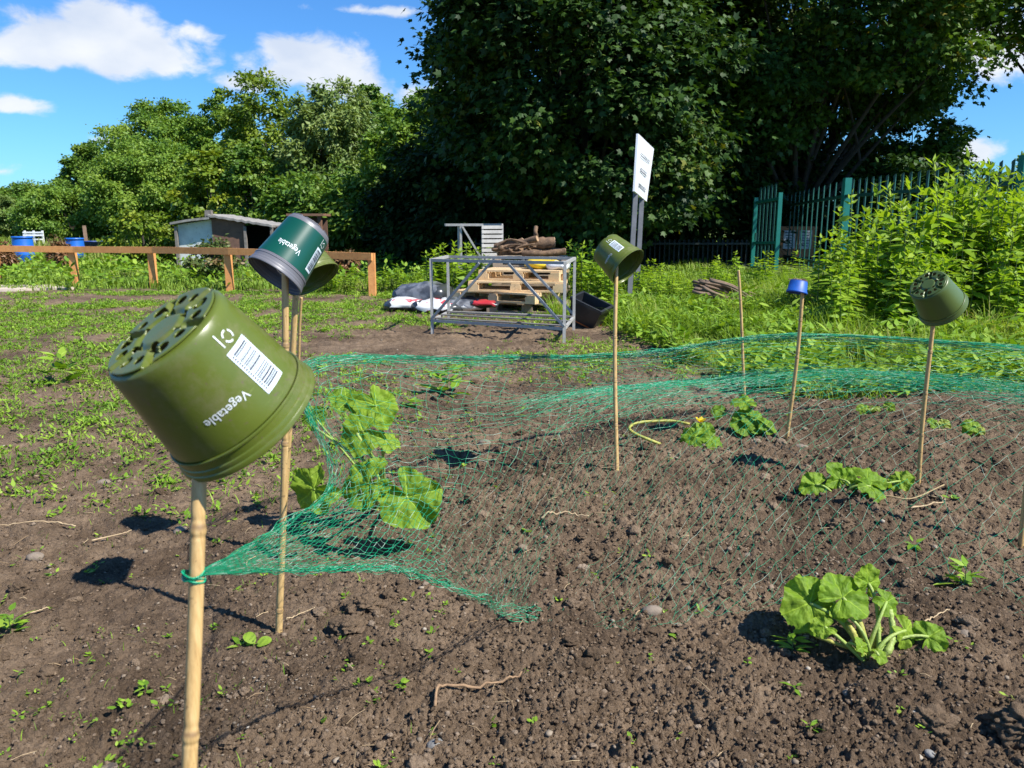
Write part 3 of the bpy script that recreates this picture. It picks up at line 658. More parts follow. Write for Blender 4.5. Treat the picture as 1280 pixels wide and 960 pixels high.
mb = MB(); M = np.eye(4); M[:3, 3] = (x, d, 0); h = TH(302.5, d); lathe(mb, [(0, 0), (.2, 0), (.25, h), (.27, h), (.27, h + .03), (.23, h + .03), (.2, .06), (0, .06)], 28, M); mb.build('body', surf('navy plastic', (.02, .05, .22), None, .5), rt, True)
mb = MB(); mb.beam((TX(106, 24), 24, -.05), (TX(102.5, 24), 24.1, TH(282, 24)), .1, .04); tag(mb.build('leaning_plank', surf('grey brown plank', (.2, .13, .09), (.12, .08, .05), .9, 12), None, origin=(TX(106, 24), 24, 0)), 'weathered plank stuck upright in the meadow behind the barrels', 'plank')
wp = surf('white paint', (.75, .76, .76), (.6, .62, .62), .6, 8)
rt = thing('white_bench', 'small white slatted bench far off between the barrels', 'bench', (TX(40, 34), 34, 0))
mb = MB(); h = TH(290, 34)
for z in (h - .02, h - .13): mb.box((TX(40, 34), 34, z), (.85, .05, .07))
mb.build('backrest', wp, rt)
for px in (29, 40, 51): mb = MB(); mb.box((TX(px, 34), 34.05, (h + .06) / 2), (.07, .05, h + .06)); mb.build('leg', wp, rt)
mb = MB(); mb.box((TX(40, 34), 33.75, h - .3), (.85, .4, .05)); mb.build('seat', wp, rt)
# shed
D = 19.0; zt = TH(272, D); X = lambda p: TX(p, D)
sh = thing('garden_shed', 'low patched shed with pale blue wall, rusty brown panel and open dark bay', 'shed', (X(275), D, 0))
pale = surf('pale blue board', (.64, .68, .67), (.48, .52, .52), .7, 5, dirt=(.25, .22, .18)); rust = surf('rust brown sheet', (.19, .10, .068), (.125, .07, .05), .85, 7, dirt=(.05, .035, .03)); greyw = surf('grey weathered wood', (.24, .215, .19), (.14, .125, .11), .9, 15)
def wallq(mb, pa, pb, d0, d1, z0, za, zb_, t=.05):
    a = np.array([TX(pa, D), d0]); b = np.array([TX(pb, D), d1]); n_ = np.array([0, t])
    V = [[*a, z0], [*b, z0], [*b, zb_], [*a, za], [*(a + n_), z0], [*(b + n_), z0], [*(b + n_), zb_], [*(a + n_), za]]
    mb.add(V, np.array([[0, 1, 2, 3], [7, 6, 5, 4], [0, 4, 5, 1], [3, 2, 6, 7], [0, 3, 7, 4], [1, 5, 6, 2]]))
mb = MB(); wallq(mb, 222, 267, D, D, 0, TH(281, D), TH(274, D)); mb.build('pale_wall', pale, sh)
mb = MB(); wallq(mb, 266, 307, D - .08, D - .08, 0, TH(271, D), TH(277, D)); mb.build('brown_panel', rust, sh)
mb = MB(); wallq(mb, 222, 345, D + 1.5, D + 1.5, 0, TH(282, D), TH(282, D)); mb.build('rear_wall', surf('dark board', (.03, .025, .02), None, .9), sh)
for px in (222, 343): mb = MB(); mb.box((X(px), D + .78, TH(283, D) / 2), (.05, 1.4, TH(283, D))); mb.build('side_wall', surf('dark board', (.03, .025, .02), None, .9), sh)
roofm = surf('corrugated felt', (.30, .29, .27), (.17, .16, .15), .85, 10)
def roof(pa, ya, pb, yb, t=.05):
    za, zb_ = TH(ya, D), TH(yb, D); n = 18; px = np.linspace(pa, pb, n); z = np.linspace(za, zb_, n)
    V = []
    for dz in (0, -t):
        for yy in (D - .22, D + 1.62):
            for p, q in zip(px, z): V.append([TX(p, D), yy, q + dz + .012 * math.sin(p * 2.1)])
    V = np.array(V); j = np.arange(n - 1); F = [np.stack([a + j, a + j + 1, b + j + 1, b + j], 1) for a, b in ((0, n), (3 * n, 2 * n), (2 * n, 0), (n, 3 * n))]
    mb = MB(); mb.add(V, F + [np.array([[0, n, 3 * n, 2 * n], [n - 1, 3 * n - 1, 4 * n - 1, 2 * n - 1]])]); mb.build('roof', roofm, sh)
roof(217, 278, 266, 271); roof(264, 268, 343, 281)
mb = MB(); mb.box((X(264), D - .1, TH(267, D)), (.15, .12, .15)); mb.build('roof_block', greyw, sh)
for px in (222, 308, 341): mb = MB(); mb.box((X(px), D - .12, TH(283, D) / 2), (.06, .06, TH(283, D))); mb.build('post', greyw, sh)
# second little hut
D = 21.0
hut = thing('small_wooden_hut', 'small brown framed hut with a white pane half hidden by the dark green pot', 'hut', (TX(383, D), D, 0))
mb = MB(); h = TH(270, D)
mb.box((TX(366, D), D, h / 2), (.1, .1, h)); mb.box((TX(400, D), D, h / 2), (.1, .1, h)); mb.build('frame', surf('brown timber', (.22, .12, .07), (.15, .08, .05), .8, 9), hut)
mb = MB(); mb.box((TX(383, D), D + .6, h / 2 - .02), (.8, .05, h - .04)); mb.build('rear_wall', rust, hut)
mb = MB(); mb.box((TX(394, D), D + .02, h * .66), (.2, .03, h * .38)); mb.build('white_pane', wp, hut)
mb = MB(); mb.box((TX(383, D), D, h * .26), (.72, .04, h * .5)); mb.build('front_board', rust, hut)
mb = MB(); mb.box((TX(383, D), D + .3, h + .03), (.95, .85, .06)); mb.build('roof', surf('brown timber', (.22, .12, .07)), hut)

# ================================================================== METAL FRAME, PALLETS, BAGS
galv = surf('galvanised steel', (.42, .415, .395), (.31, .305, .285), .6, 30, metal=.1, dirt=(.25, .2, .16))
fp = {'fl': (540.5, 418), 'frr': (705, 430), 'br': (717, 413), 'bl': (561, 406)}
base = {k: G(*v) for k, v in fp.items()}
tfz = TH(323, base['fl'][1]); tf = {k: np.array([v[0], v[1], tfz]) for k, v in base.items()}
fmr = thing('metal_bench_frame', 'empty rectangular grey metal bench frame with diagonal braces before the pallets', 'metal frame', tuple(base['fl']))
for k in base: mb = MB(); mb.beam(base[k] - [0, 0, .02], tf[k], .026, .026, (0, 1, 0)); mb.build('leg', galv, fmr)
sz = .13; lo = {k: np.array([v[0], v[1], sz + v[2] * .5]) for k, v in base.items()}
mb = MB()
for a, b in (('fl', 'frr'), ('bl', 'br'), ('fl', 'bl'), ('frr', 'br')): mb.beam(tf[a] - [0, 0, .016], tf[b] - [0, 0, .013], .024, .026)
mb.build('top_rail', galv, fmr)
mb = MB()
for a, b in (('fl', 'frr'), ('bl', 'br'), ('fl', 'bl'), ('frr', 'br')): mb.beam(lo[a], lo[b], .022, .024)
mb.build('lower_rail', galv, fmr)
mb = MB()
for t in (.12, .5, .88): mb.beam(lo['fl'] * (1 - t) + lo['bl'] * t + [0, 0, .014], lo['frr'] * (1 - t) + lo['br'] * t + [0, 0, .014], .07, .008)
mb.build('shelf_planks', surf('grey wood slat', (.15, .14, .125), (.10, .095, .085), .8, 12), fmr)
for a, b, off in (('fl', 'frr', -.012), ('bl', 'br', .012)):
    for t, e in ((.38, a), (.60, b)):
        p = tf[a] * (1 - t) + tf[b] * t + [0, off, -.03]; q = lo[e] + [0, off, .02]; mb = MB(); mb.beam(p, q, .018, .022); mb.build('brace', galv, fmr)
# slatted rack behind
d = 10.4; rk = thing('slatted_rack', 'taller grey metal rack with a panel of pale slats behind the pallets', 'rack', (TX(590, d), d, 0))
zt = TH(281, d)
for px, dd in ((576, d), (603, d), (573, d + .5), (628, d + .12)): mb = MB(); mb.beam((TX(px, dd), dd, -.02), (TX(px, dd), dd, zt), .026, .026, (0, 1, 0)); mb.build('leg', galv, rk)
mb = MB(); mb.beam((TX(557, d), d, zt), (TX(604, d), d, zt), .03, .03); mb.beam((TX(557, d), d, zt), (TX(573, d + .5), d + .5, zt), .03, .03); mb.beam((TX(573, d + .5), d + .5, zt), (TX(628, d + .12), d + .12, zt), .03, .03); mb.build('top_rail', galv, rk)
mb = MB(); mb.beam((TX(578, d), d - .02, zt - .02), (TX(601, d), d - .02, TH(322, d)), .022, .022); mb.build('brace', galv, rk)
slat = surf('pale slat', (.48, .47, .44), (.36, .35, .33), .8, 10, dirt=(.25, .23, .2))
for k in range(10):
    z = zt - .03 - k * .058; mb = MB(); mb.beam((TX(602, d), d - .02, z), (TX(628.5, d + .12), d + .10, z), .016, .042); mb.build('slat', slat, rk)
# pallets
pw = surf('pale pallet wood', (.72, .52, .29), (.60, .41, .21), .8, 7, bump=.2, bscale=50, dirt=(.2, .13, .08)); pwo = surf('grey pallet wood', (.38, .30, .21), (.26, .20, .15), .85, 7, dirt=(.12, .1, .08))
def pallet(c, L, W, rz, label, mat, tilt=0, H=.115):
    root = thing('pallet', label, 'pallet', c, 'pallet stack behind the metal frame'); ORG[root.name] = np.zeros(3)
    root.rotation_euler = (tilt, 0, rz)
    mb = MB()
    for k in range(6): mb.box((0, -W / 2 + (k + .5) * W / 6, H - .010), (L, W / 6 - .03, .02))
    mb.build('top_deck', mat, root)
    mb = MB()
    for x in (-L / 2 + .05, 0, L / 2 - .05): mb.box((x, 0, H - .031), (.1, W, .02))
    mb.build('stringer_boards', mat, root)
    for x in (-L / 2 + .06, 0, L / 2 - .06):
        for y in (-W / 2 + .05, 0, W / 2 - .05): mb = MB(); mb.box((x, y, .047), (.12, .1, .053)); mb.build('block', mat, root)
    mb = MB()
    for y in (-W / 2 + .05, 0, W / 2 - .05): mb.box((0, y, .010), (L, .1, .02))
    mb.build('bottom_boards', mat, root)
d = 9.05; cx = TX(652, d)
pallet((cx + .12, d + .25, .02), .92, .7, R(-10), 'grey pallet at the very bottom of the stack', pwo)
pallet((cx - .16, d + .28, .138), 1.05, .72, R(-27), 'pale pallet second from the bottom, sticking out left', pw)
pallet((cx - .02, d + .22, .256), 1.08, .62, R(-9), 'pale pallet second from the top of the front stack', pw)
pallet((cx + .04, d + .32, .374), .94, .6, R(-15), 'pale pallet on the top of the front stack', pw)
pallet((cx + .12, d + 1.08, .02), .92, .6, R(4), 'grey pallet lowest in the hidden rear stack under the logs', pwo)
pallet((cx + .14, d + 1.08, .138), .92, .6, R(2), 'grey pallet second in the hidden rear stack under the logs', pwo)
pallet((cx + .12, d + 1.08, .256), .92, .6, R(-3), 'grey pallet third in the hidden rear stack under the logs', pwo)
pallet((cx + .12, d + 1.08, .374), .92, .6, R(2), 'grey pallet fourth in the rear stack right under the logs', pwo)
pallet((cx + .13, d + 1.08, .492), .92, .6, R(-2), 'grey pallet on top of the rear stack carrying the logs', pwo)
# bags
def bag(name, c, size, rz, tilt, mat, label, cat, seed, print_mat=None, group='compost bags'):
    rs = np.random.RandomState(seed); V, F = IC3; V = V.copy()
    e = .55; V = np.sign(V) * np.abs(V) ** np.array([e, e, .9]); V *= np.array(size) / 2
    ph = rs.uniform(0, 6, 6)
    V[:, 2] *= 1 + .22 * np.sin(V[:, 0] * 17 + ph[0]) * np.cos(V[:, 1] * 14 + ph[1])
    V[:, 2] += .012 * np.sin(V[:, 0] * 40 + V[:, 1] * 25 + ph[2]); V[:, :2] *= 1 + .06 * np.sin(V[:, [1]] * 30 + ph[3])
    M = Matrix.Rotation(rz, 3, 'Z') @ Matrix.Rotation(tilt, 3, 'Y'); A = np.array(M)
    root = thing(name, label, cat, c, group)
    mb = MB(); mb.add(V @ A.T + np.asarray(c), F); mb.build('sack', mat, root, True)
    if print_mat:
        k = (np.abs(V[F].mean(1)[:, 0]) < size[0] * .33) & (V[F].mean(1)[:, 2] > -size[2] * .1); ff = F[k]
        u, inv = np.unique(ff, return_inverse=True); n_ = nrm(V[u] / (np.array(size) ** 2))
        mb = MB(); mb.add((V[u] + n_ * .004) @ A.T + np.asarray(c), inv.reshape(-1, 3)); mb.build('print', print_mat, root, True)
dkb = surf('dark grey film', (.045, .05, .055), (.025, .028, .03), .28, 8); grb = surf('grey film', (.16, .17, .19), (.05, .055, .065), .3, 9, stops=(.4, .6))
rw = surf('red and white print', (.60, .60, .60), (.50, .06, .07), .35, 6, stops=(.58, .61), detail=2); wh = surf('white film', (.70, .71, .72), (.55, .56, .58), .35, 7); yl = surf('yellow film', (.70, .52, .02), (.6, .42, .02), .35, 6); rd = surf('red film', (.45, .03, .04), (.35, .025, .03), .35, 6)
def bp(px, py, d, z=None): p = P(px, py, d); return (p[0], d, p[2] if z is None else z)
bag('compost_bag', bp(530, 368, 9.6), (.72, .5, .27), R(-15), R(-4), dkb, 'shiny dark grey compost bag humped on top of the bag heap', 'bag', 1, grb)  # grey patch over the top is the film's sheen, painted as colour
bag('compost_bag', bp(507, 381, 9.3), (.5, .4, .15), R(8), 0, dkb, 'flat red and white printed bag at the left of the bag heap', 'bag', 2, rw)
bag('compost_bag', bp(548, 384, 9.15), (.6, .42, .15), R(-10), 0, dkb, 'red and white printed bag under the shiny dark bag', 'bag', 3, rw)
bag('compost_bag', bp(577, 380, 9.2), (.5, .4, .15), R(12), 0, wh, 'white bag lying between the bag heap and the pallets', 'bag', 4, grb)
bag('compost_bag', bp(606, 380, 8.75), (.34, .18, .07), R(-4), 0, dkb, 'dark bag with a red print on the shelf before the pallets', 'bag', 5, rd)
bag('yellow_bag', (cx + .26, d + .42, .535), (.42, .36, .12), R(10), R(3), yl, 'yellow plastic bag lying on the top pallet', 'bag', 6)
bag('white_bag', (cx + .43, d + .22, .53), (.26, .26, .10), R(-20), R(3), wh, 'white plastic bag beside the yellow one on the top pallet', 'bag', 7)
# logs
logm = surf('log bark', (.22, .135, .075), (.075, .045, .028), .9, 14, bump=1, bscale=30, dirt=(.30, .22, .14)); cut = surf('cut wood', (.45, .30, .17), (.33, .21, .12), .8, 25)
def log(p, q, r_, label, seed):
    rs = np.random.RandomState(seed); p = np.asarray(p, float); q = np.asarray(q, float)
    root = thing('log', label, 'log', tuple(p), 'logs piled on the rear pallets')
    pts = spline([p, (p + q) / 2 + rs.normal(0, .02, 3), q], 10); mb = MB(); mb.tube(pts, r_ * (1 + rs.normal(0, .08, 10)), 10, False); mb.build('bark', logm, root, True)
    u = nrm(q - p)
    for e, s in ((p, -1), (q, 1)): mb = MB(); mb.tube([e - u * .006, e + u * s * .004], [r_ * .93, r_ * .93], 10); mb.build('cut_end', cut, root)
lz = .492 + .115; ly = d + .95
Lg = [((cx - .28, ly - .05, lz + .05), (cx + .25, ly + .1, lz + .05), .05, 'thick bark covered log lowest at the left of the pile'), ((cx - .1, ly + .22, lz + .05), (cx + .5, ly + .2, lz + .05), .05, 'log lying at the back of the pile'),
      ((cx + .02, ly - .17, lz + .048), (cx + .54, ly - .22, lz + .07), .048, 'pale ended log pointing right at the front of the pile'), ((cx - .32, ly + .05, lz + .12), (cx + .1, ly - .06, lz + .15), .035, 'thin broken branch across the left of the pile'),
      ((cx - .1, ly + .02, lz + .12), (cx + .2, ly - .1, lz + .22), .04, 'slanting split log in the middle of the pile'), ((cx + .1, ly + .08, lz + .16), (cx + .42, ly + .12, lz + .17), .085, 'thickest stump lying on the top of the pile'),
      ((cx + .2, ly + .1, lz + .22), (cx + .19, ly + .1, lz + .36), .026, 'short stub standing upright on the pile'), ((cx - .25, ly - .12, lz + .11), (cx + .02, ly + .1, lz + .2), .03, 'narrow dark branch sticking up from the pile')]
for k, (p, q, r_, lab) in enumerate(Lg): log(p, q, r_ * (.82 if r_ > .04 else 1), lab, 200 + k)
for k in range(9):
    rs = np.random.RandomState(250 + k); a = np.array([cx + rs.uniform(-.36, .1), ly + rs.uniform(-.22, .1), lz + rs.uniform(.06, .17)]); e = a + np.array([rs.uniform(.22, .42), rs.uniform(-.1, .1), rs.uniform(-.05, .09)])
    pts = spline([a, (a + e) / 2 + rs.normal(0, .03, 3), e], 10); mb = MB(); mb.tube(pts, np.linspace(.017, .009, 10) * (1 + rs.normal(0, .1, 10)), 7)
    tag(mb.build('branch', logm, None, True, origin=tuple(a)), 'thin crooked branch tangled among the logs on the pallets', 'branch', 'thin branches in the log pile')
# black tub
d2 = float(G(735, 408)[1]); c = np.array([TX(733, d2), d2, 0]); tb = thing('black_tub', 'black plastic tub tipped on its side with an orange rim line', 'tub', tuple(c)); ORG[tb.name] = np.zeros(3)
tb.rotation_euler = (R(8), R(22), R(-28)); tb.location = (c[0], c[1], .03); tb.scale = (.88, .88, .88)
blk = surf('black plastic', (.022, .024, .028), (.015, .016, .018), .38, 10, dirt=(.06, .05, .04))
def tub_ring(w, dpt, z): return [[-w, -dpt, z], [w, -dpt, z], [w, dpt, z], [-w, dpt, z]]
V = np.array(tub_ring(.15, .11, 0) + tub_ring(.19, .15, .25) + tub_ring(.205, .165, .25) + tub_ring(.205, .165, .285) + tub_ring(.178, .138, .285) + tub_ring(.14, .10, .015))
F = [np.array([[3, 2, 1, 0]])] + [np.array([[a + j, a + (j + 1) % 4, b + (j + 1) % 4, b + j] for j in range(4)]) for a, b in ((0, 4), (4, 8), (8, 12), (12, 16), (16, 20))] + [np.array([[20, 21, 22, 23]])]
mb = MB(); mb.add(V, F); mb.build('body', blk, tb)
mb = MB(); V = np.array(tub_ring(.156, .117, .02) + tub_ring(.158, .119, .036)); mb.add(V, [np.array([[j, (j + 1) % 4, 4 + (j + 1) % 4, 4 + j] for j in range(4)])]); mb.build('orange_band', surf('orange band', (.55, .13, .03), None, .5), tb)

# ================================================================== SIGN
sg = thing('sign_board', 'white sign board on two grey posts seen almost edge on', 'sign', tuple(P(790, 352, 9.5) * [1, 1, 0]))
n0, n1, f0, f1 = P(798, 167, 9.2), P(793.5, 239, 9.2), P(817.5, 186, 10.3), P(808.5, 252, 10.3)
nv = nrm(np.cross(f0 - n0, n1 - n0)); nv = nv if nv @ (CAM - n0) > 0 else -nv
qb = [n0, f0, f1, n1]; V = np.array(qb + [p - nv * .024 for p in qb])
mb = MB(); mb.add(V, np.array([[0, 1, 2, 3], [7, 6, 5, 4], [0, 4, 5, 1], [1, 5, 6, 2], [2, 6, 7, 3], [3, 7, 4, 0]])); mb.build('board', surf('sign white', (.78, .80, .82), (.72, .74, .76), .45, 3), sg)
ink = surf('sign ink', (.08, .09, .12), (.06, .07, .09), .6)
mb = MB(); rs = np.random.RandomState(3)
for v, lines, a, b in ((.27, 2, .22, .82), (.52, 2, .28, .72), (.80, 2, .25, .78)):
    for l in range(lines):
        vv = v + l * .045; u = a
        while u < b:
            w = rs.uniform(.02, .07); q = lambda uu, ww: (n0 * (1 - uu) + f0 * uu) * (1 - ww) + (n1 * (1 - uu) + f1 * uu) * ww + nv * .003
            hgt = .028 if v > .3 else .018
            mb.add([q(u, vv), q(min(u + w, b), vv), q(min(u + w, b), vv + hgt), q(u, vv + hgt)], np.array([[0, 1, 2, 3]])); u += w + .02
mb.build('lettering', ink, sg)
gp = surf('grey sign post', (.13, .135, .15), (.09, .095, .10), .5, 10)
for (px, py, d, t) in ((788, 350, 9.45, .25), (797, 345, 10.0, .75)):
    top = (n1 * (1 - t) + f1 * t) - nv * .03; bt = P(px, py, d); bt = top + (bt - top) * ((top[2] + .05) / (top[2] - bt[2])); up_ = nrm(top - bt)
    mb = MB(); mb.beam(bt, top + up_ * .5, .055, .055, (1, 0, 0)); mb.build('post', gp, sg)

# ================================================================== PALISADE FENCE, GATE, NOTICE BOARD
pal_shade = surf('shaded green paint', (.010, .085, .068), (.008, .065, .052), .5, 6, dirt=(.02, .04, .035))  # darker copy of the fence green, shade on the pales painted in
def pale_panel(mb, a, b, za, zb_, n, w=.065, z0=.06):
    a = np.asarray(a, float); b = np.asarray(b, float); u = nrm(b - a); nrm_ = np.array([-u[1], u[0]])
    for k in range(n):
        t = (k + .5) / n; c = a * (1 - t) + b * t; zt = za * (1 - t) + zb_ * t
        L = c - u * w / 2; Rr = c + u * w / 2; M = c + nrm_ * .018
        sec = [L, M - u * w * .2, M + u * w * .2, Rr]; V = []
        for z, fl in ((z0, 0), (zt - .09, 0)): V += [[*p, z] for p in sec]
        V += [[*(L - u * .006), zt - .03], [*M, zt], [*M, zt + .001], [*(Rr + u * .006), zt - .03]]
        off = len(V); V += [[p[0] - nrm_[0] * .004, p[1] - nrm_[1] * .004, p[2]] for p in V]
        F = []
        for r0 in (0, 4):
            for j in range(3): F += [[r0 + j, r0 + j + 1, r0 + j + 5, r0 + j + 4], [off + r0 + j + 4, off + r0 + j + 5, off + r0 + j + 1, off + r0 + j]]
        for r0 in (0, 4): F += [[r0, r0 + 4, off + r0 + 4, off + r0], [r0 + 3, off + r0 + 3, off + r0 + 7, r0 + 7]]
        mb.add(V, np.array(F))
def xy(px, d): return np.array([TX(px, d), d])
PA, PB, PC = xy(979, 19.2), xy(1055, 13.7), xy(1273, 9.3); PD = PC + (PC - PB) * 1.0
zA, zB, zC = TH(243, 19.2), TH(224, 13.7), TH(196, 9.3)
fe = thing('palisade_fence', 'tall green steel palisade fence with pointed pales behind the weeds', 'fence', (PB[0], PB[1], 0))
for a, b, za, zb_, n in ((PA, PB, zA, zB, 12), (PB, PC, zB, zC, 19), (PC, PD, zC, zC, 19)):
    mb = MB(); u = nrm(b - a); s = np.array([u[1], -u[0]]) * .03; s = s if s[1] < 0 or s[0] > 0 else -s
    pale_panel(mb, a + u * .1, b - u * .1, za, zb_, n, .05); mb.build('pale_panel', pal_shade, fe)
    for f in (.17, .84):
        mb = MB(); nn = np.array([-u[1], u[0]]); mb.beam([*(a - nn * .03), za * f], [*(b - nn * .03), zb_ * f], .03, .05); mb.build('rail', pal_shade, fe)
pal_lit = surf('lit green paint', (.012, .20, .16), (.01, .15, .12), .45, 6)  # lighter copy of the same green, sunlight on the posts painted in
for p, z in ((PA, zA), (PB, zB + .02), (PC, zC + .02), (PD, zC)):
    mb = MB(); mb.beam([*p, -.05], [*p, z], .11, .11, (0, 1, 0)); mb.build('post', pal_lit, fe)
gA, gB = xy(943, 16.4), xy(973, 15.6); z0, z1 = TH(234, 16.4), TH(227, 15.6)
ga = thing('metal_gate', 'narrow green palisade gate leaf standing open left of the fence', 'gate', (gB[0], gB[1], 0))
mb = MB(); u = nrm(gB - gA); pale_panel(mb, gA + u * .1, gB - u * .1, z0, z1, 5, .05); mb.build('pale_panel', pal_shade, ga)
mb = MB()
for p, z in ((gA, z0 - .2), (gB, z1 - .2)): mb.beam([*p, .05], [*p, z], .075, .075, (0, 1, 0))
for f in (.90, .38, .06): mb.beam([*gA, (z0 - .2) * f + .05], [*gB, (z1 - .2) * f + .05], .06, .05)
mb.build('frame', pal_lit, ga)
mb = MB(); p = gB * .1 + gA * .9; mb.box((p[0], p[1] - .06, .75), (.08, .05, .16)); mb.build('lock_box', pal_shade, ga)
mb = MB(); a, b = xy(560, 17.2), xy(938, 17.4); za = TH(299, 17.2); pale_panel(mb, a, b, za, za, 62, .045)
dkf = surf('shaded fence tone', (.012, .022, .02), (.008, .014, .013), .6)  # shade under the trees is put into the railing's near-black colour
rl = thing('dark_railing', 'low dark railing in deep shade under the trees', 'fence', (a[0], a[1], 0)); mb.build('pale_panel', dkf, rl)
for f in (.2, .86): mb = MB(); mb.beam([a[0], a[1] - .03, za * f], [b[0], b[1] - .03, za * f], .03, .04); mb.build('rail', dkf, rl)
d = 18.7; nb = thing('notice_board', 'brown framed notice board with two white sheets seen through the fence', 'notice board', (TX(999, d), d, 0))
zt, zl = TH(283, d), TH(321, d); xl, xr = TX(976, d), TX(1022, d)
brn = surf('notice board wood', (.52, .23, .10), (.42, .17, .075), .7, 6)
mb = MB(); mb.box(((xl + xr) / 2, d, (zt + zl) / 2), (xr - xl, .05, zt - zl)); mb.build('panel', brn, nb)
for pa, pb in ((980.5, 995), (1000.5, 1016)):
    x0, x1 = TX(pa, d - .03), TX(pb, d - .03); ztp, zbp = TH(288, d), TH(311, d)
    mb = MB(); mb.box(((x0 + x1) / 2, d - .03, (ztp + zbp) / 2), (x1 - x0, .006, ztp - zbp)); pg = mb.build('sheet', wp, nb)
    mb = MB()
    for k in range(6): mb.box(((x0 + x1) / 2 - .01, d - .036, ztp - .05 - k * .06), ((x1 - x0) * (.7 - .1 * (k % 3)), .003, .018))
    mb.build('print_lines', ink, pg)
for x in (xl + .04, xr - .04): mb = MB(); mb.box((x, d + .06, zt / 2), (.07, .07, zt)); mb.build('post', brn, nb)
# stick heap and bucket
stk = surf('stick bark', (.22, .15, .10), (.12, .085, .06), .9, 20)
for k in range(30):
    t = rnd.uniform(0, 1); d = rnd.uniform(8.9, 9.5); z = .06 + .20 * rnd.random()
    a = np.array([TX(868 + 30 * rnd.random(), d), d, z + .12]); b = np.array([TX(938 + 26 * rnd.random(), d - .3), d - .25 + .4 * rnd.random(), z - .05])
    mb = MB(); mb.tube(spline([a, (a + b) / 2 + [0, 0, rnd.uniform(-.02, .04)], b], 8), np.linspace(.019, .009, 8), 6)
    tag(mb.build('stick', stk, None, True, origin=tuple(a)), 'brown stick lying in the heap of sticks before the metal gate', 'stick', 'sticks in the heap')
# ================================================================== CANES
canem, nt, out = newmat('bamboo'); MATS['bamboo'] = canem
b_ = nt.nodes.new('ShaderNodeBsdfPrincipled'); nt.links.new(b_.outputs[0], out.inputs[0]); b_.inputs['Roughness'].default_value = .48
tc = nt.nodes.new('ShaderNodeTexCoord'); mp = nt.nodes.new('ShaderNodeMapping'); mp.inputs['Scale'].default_value = (260, 260, 5); nt.links.new(tc.outputs['Object'], mp.inputs[0])
c_ = ramp(nt, [(.25, (.34, .205, .075)), (.5, (.52, .34, .135)), (.75, (.62, .44, .20))], noise(nt, 1, 4, .6, mp.outputs[0]))
c_ = mixc(nt, math_(nt, 'MULTIPLY', ramp(nt, [(.52, (0, 0, 0)), (.68, (1, 1, 1))], noise(nt, 16, 5, .65)), .55), c_, (.30, .20, .09))
c_ = mixc(nt, math_(nt, 'MULTIPLY', ramp(nt, [(.62, (0, 0, 0)), (.66, (1, 1, 1))], noise(nt, 85, 3, .6)), .6), c_, (.16, .10, .05))
a_ = nt.nodes.new('ShaderNodeAttribute'); a_.attribute_name = 'vein'
nt.links.new(mixc(nt, a_.outputs['Fac'], c_, (.17, .10, .045)), b_.inputs['Base Color'])
def cane(top, bot, r_, label, nodes, seed):
    rs = np.random.RandomState(seed); top = np.asarray(top); bot = np.asarray(bot); L = np.linalg.norm(top - bot)
    n = int(L / .0016); t = np.linspace(0, 1, n); pts = bot + (top - bot) * t[:, None]
    side = nrm(np.cross(top - bot, [0, 1, 0])); pts = pts + side * (.004 * np.sin(t * 5 + seed))[:, None]
    rad = np.full(n, r_) * (1 - .12 * t); nodev = np.zeros(n)
    for nd in nodes:
        q = (t - nd) * L; rad += r_ * (.13 * np.exp(-(q / .006) ** 2) - .10 * np.exp(-((q - .009) / .004) ** 2))
    for nd in nodes: rad -= r_ * .10 * np.exp(-(((t - nd) * L + .005) / .002) ** 2)
    for nd in nodes: nodev += .8 * np.exp(-(((t - nd) * L - .004) / .0028) ** 2)
    mb = MB(); mb.tube(pts, rad, 14); mb.B = [np.repeat(np.clip(nodev, 0, 1), 14)]; return tag(mb.build('bamboo_cane', canem, None, True, origin=tuple(bot)), label, 'cane', 'bamboo canes round the bed')
def down(top, pxb, pyb, d):
    q = P(pxb, pyb, d); u = q - top; s = (top[2] + .12 - 0) / (top[2] - q[2]); return top + u * s
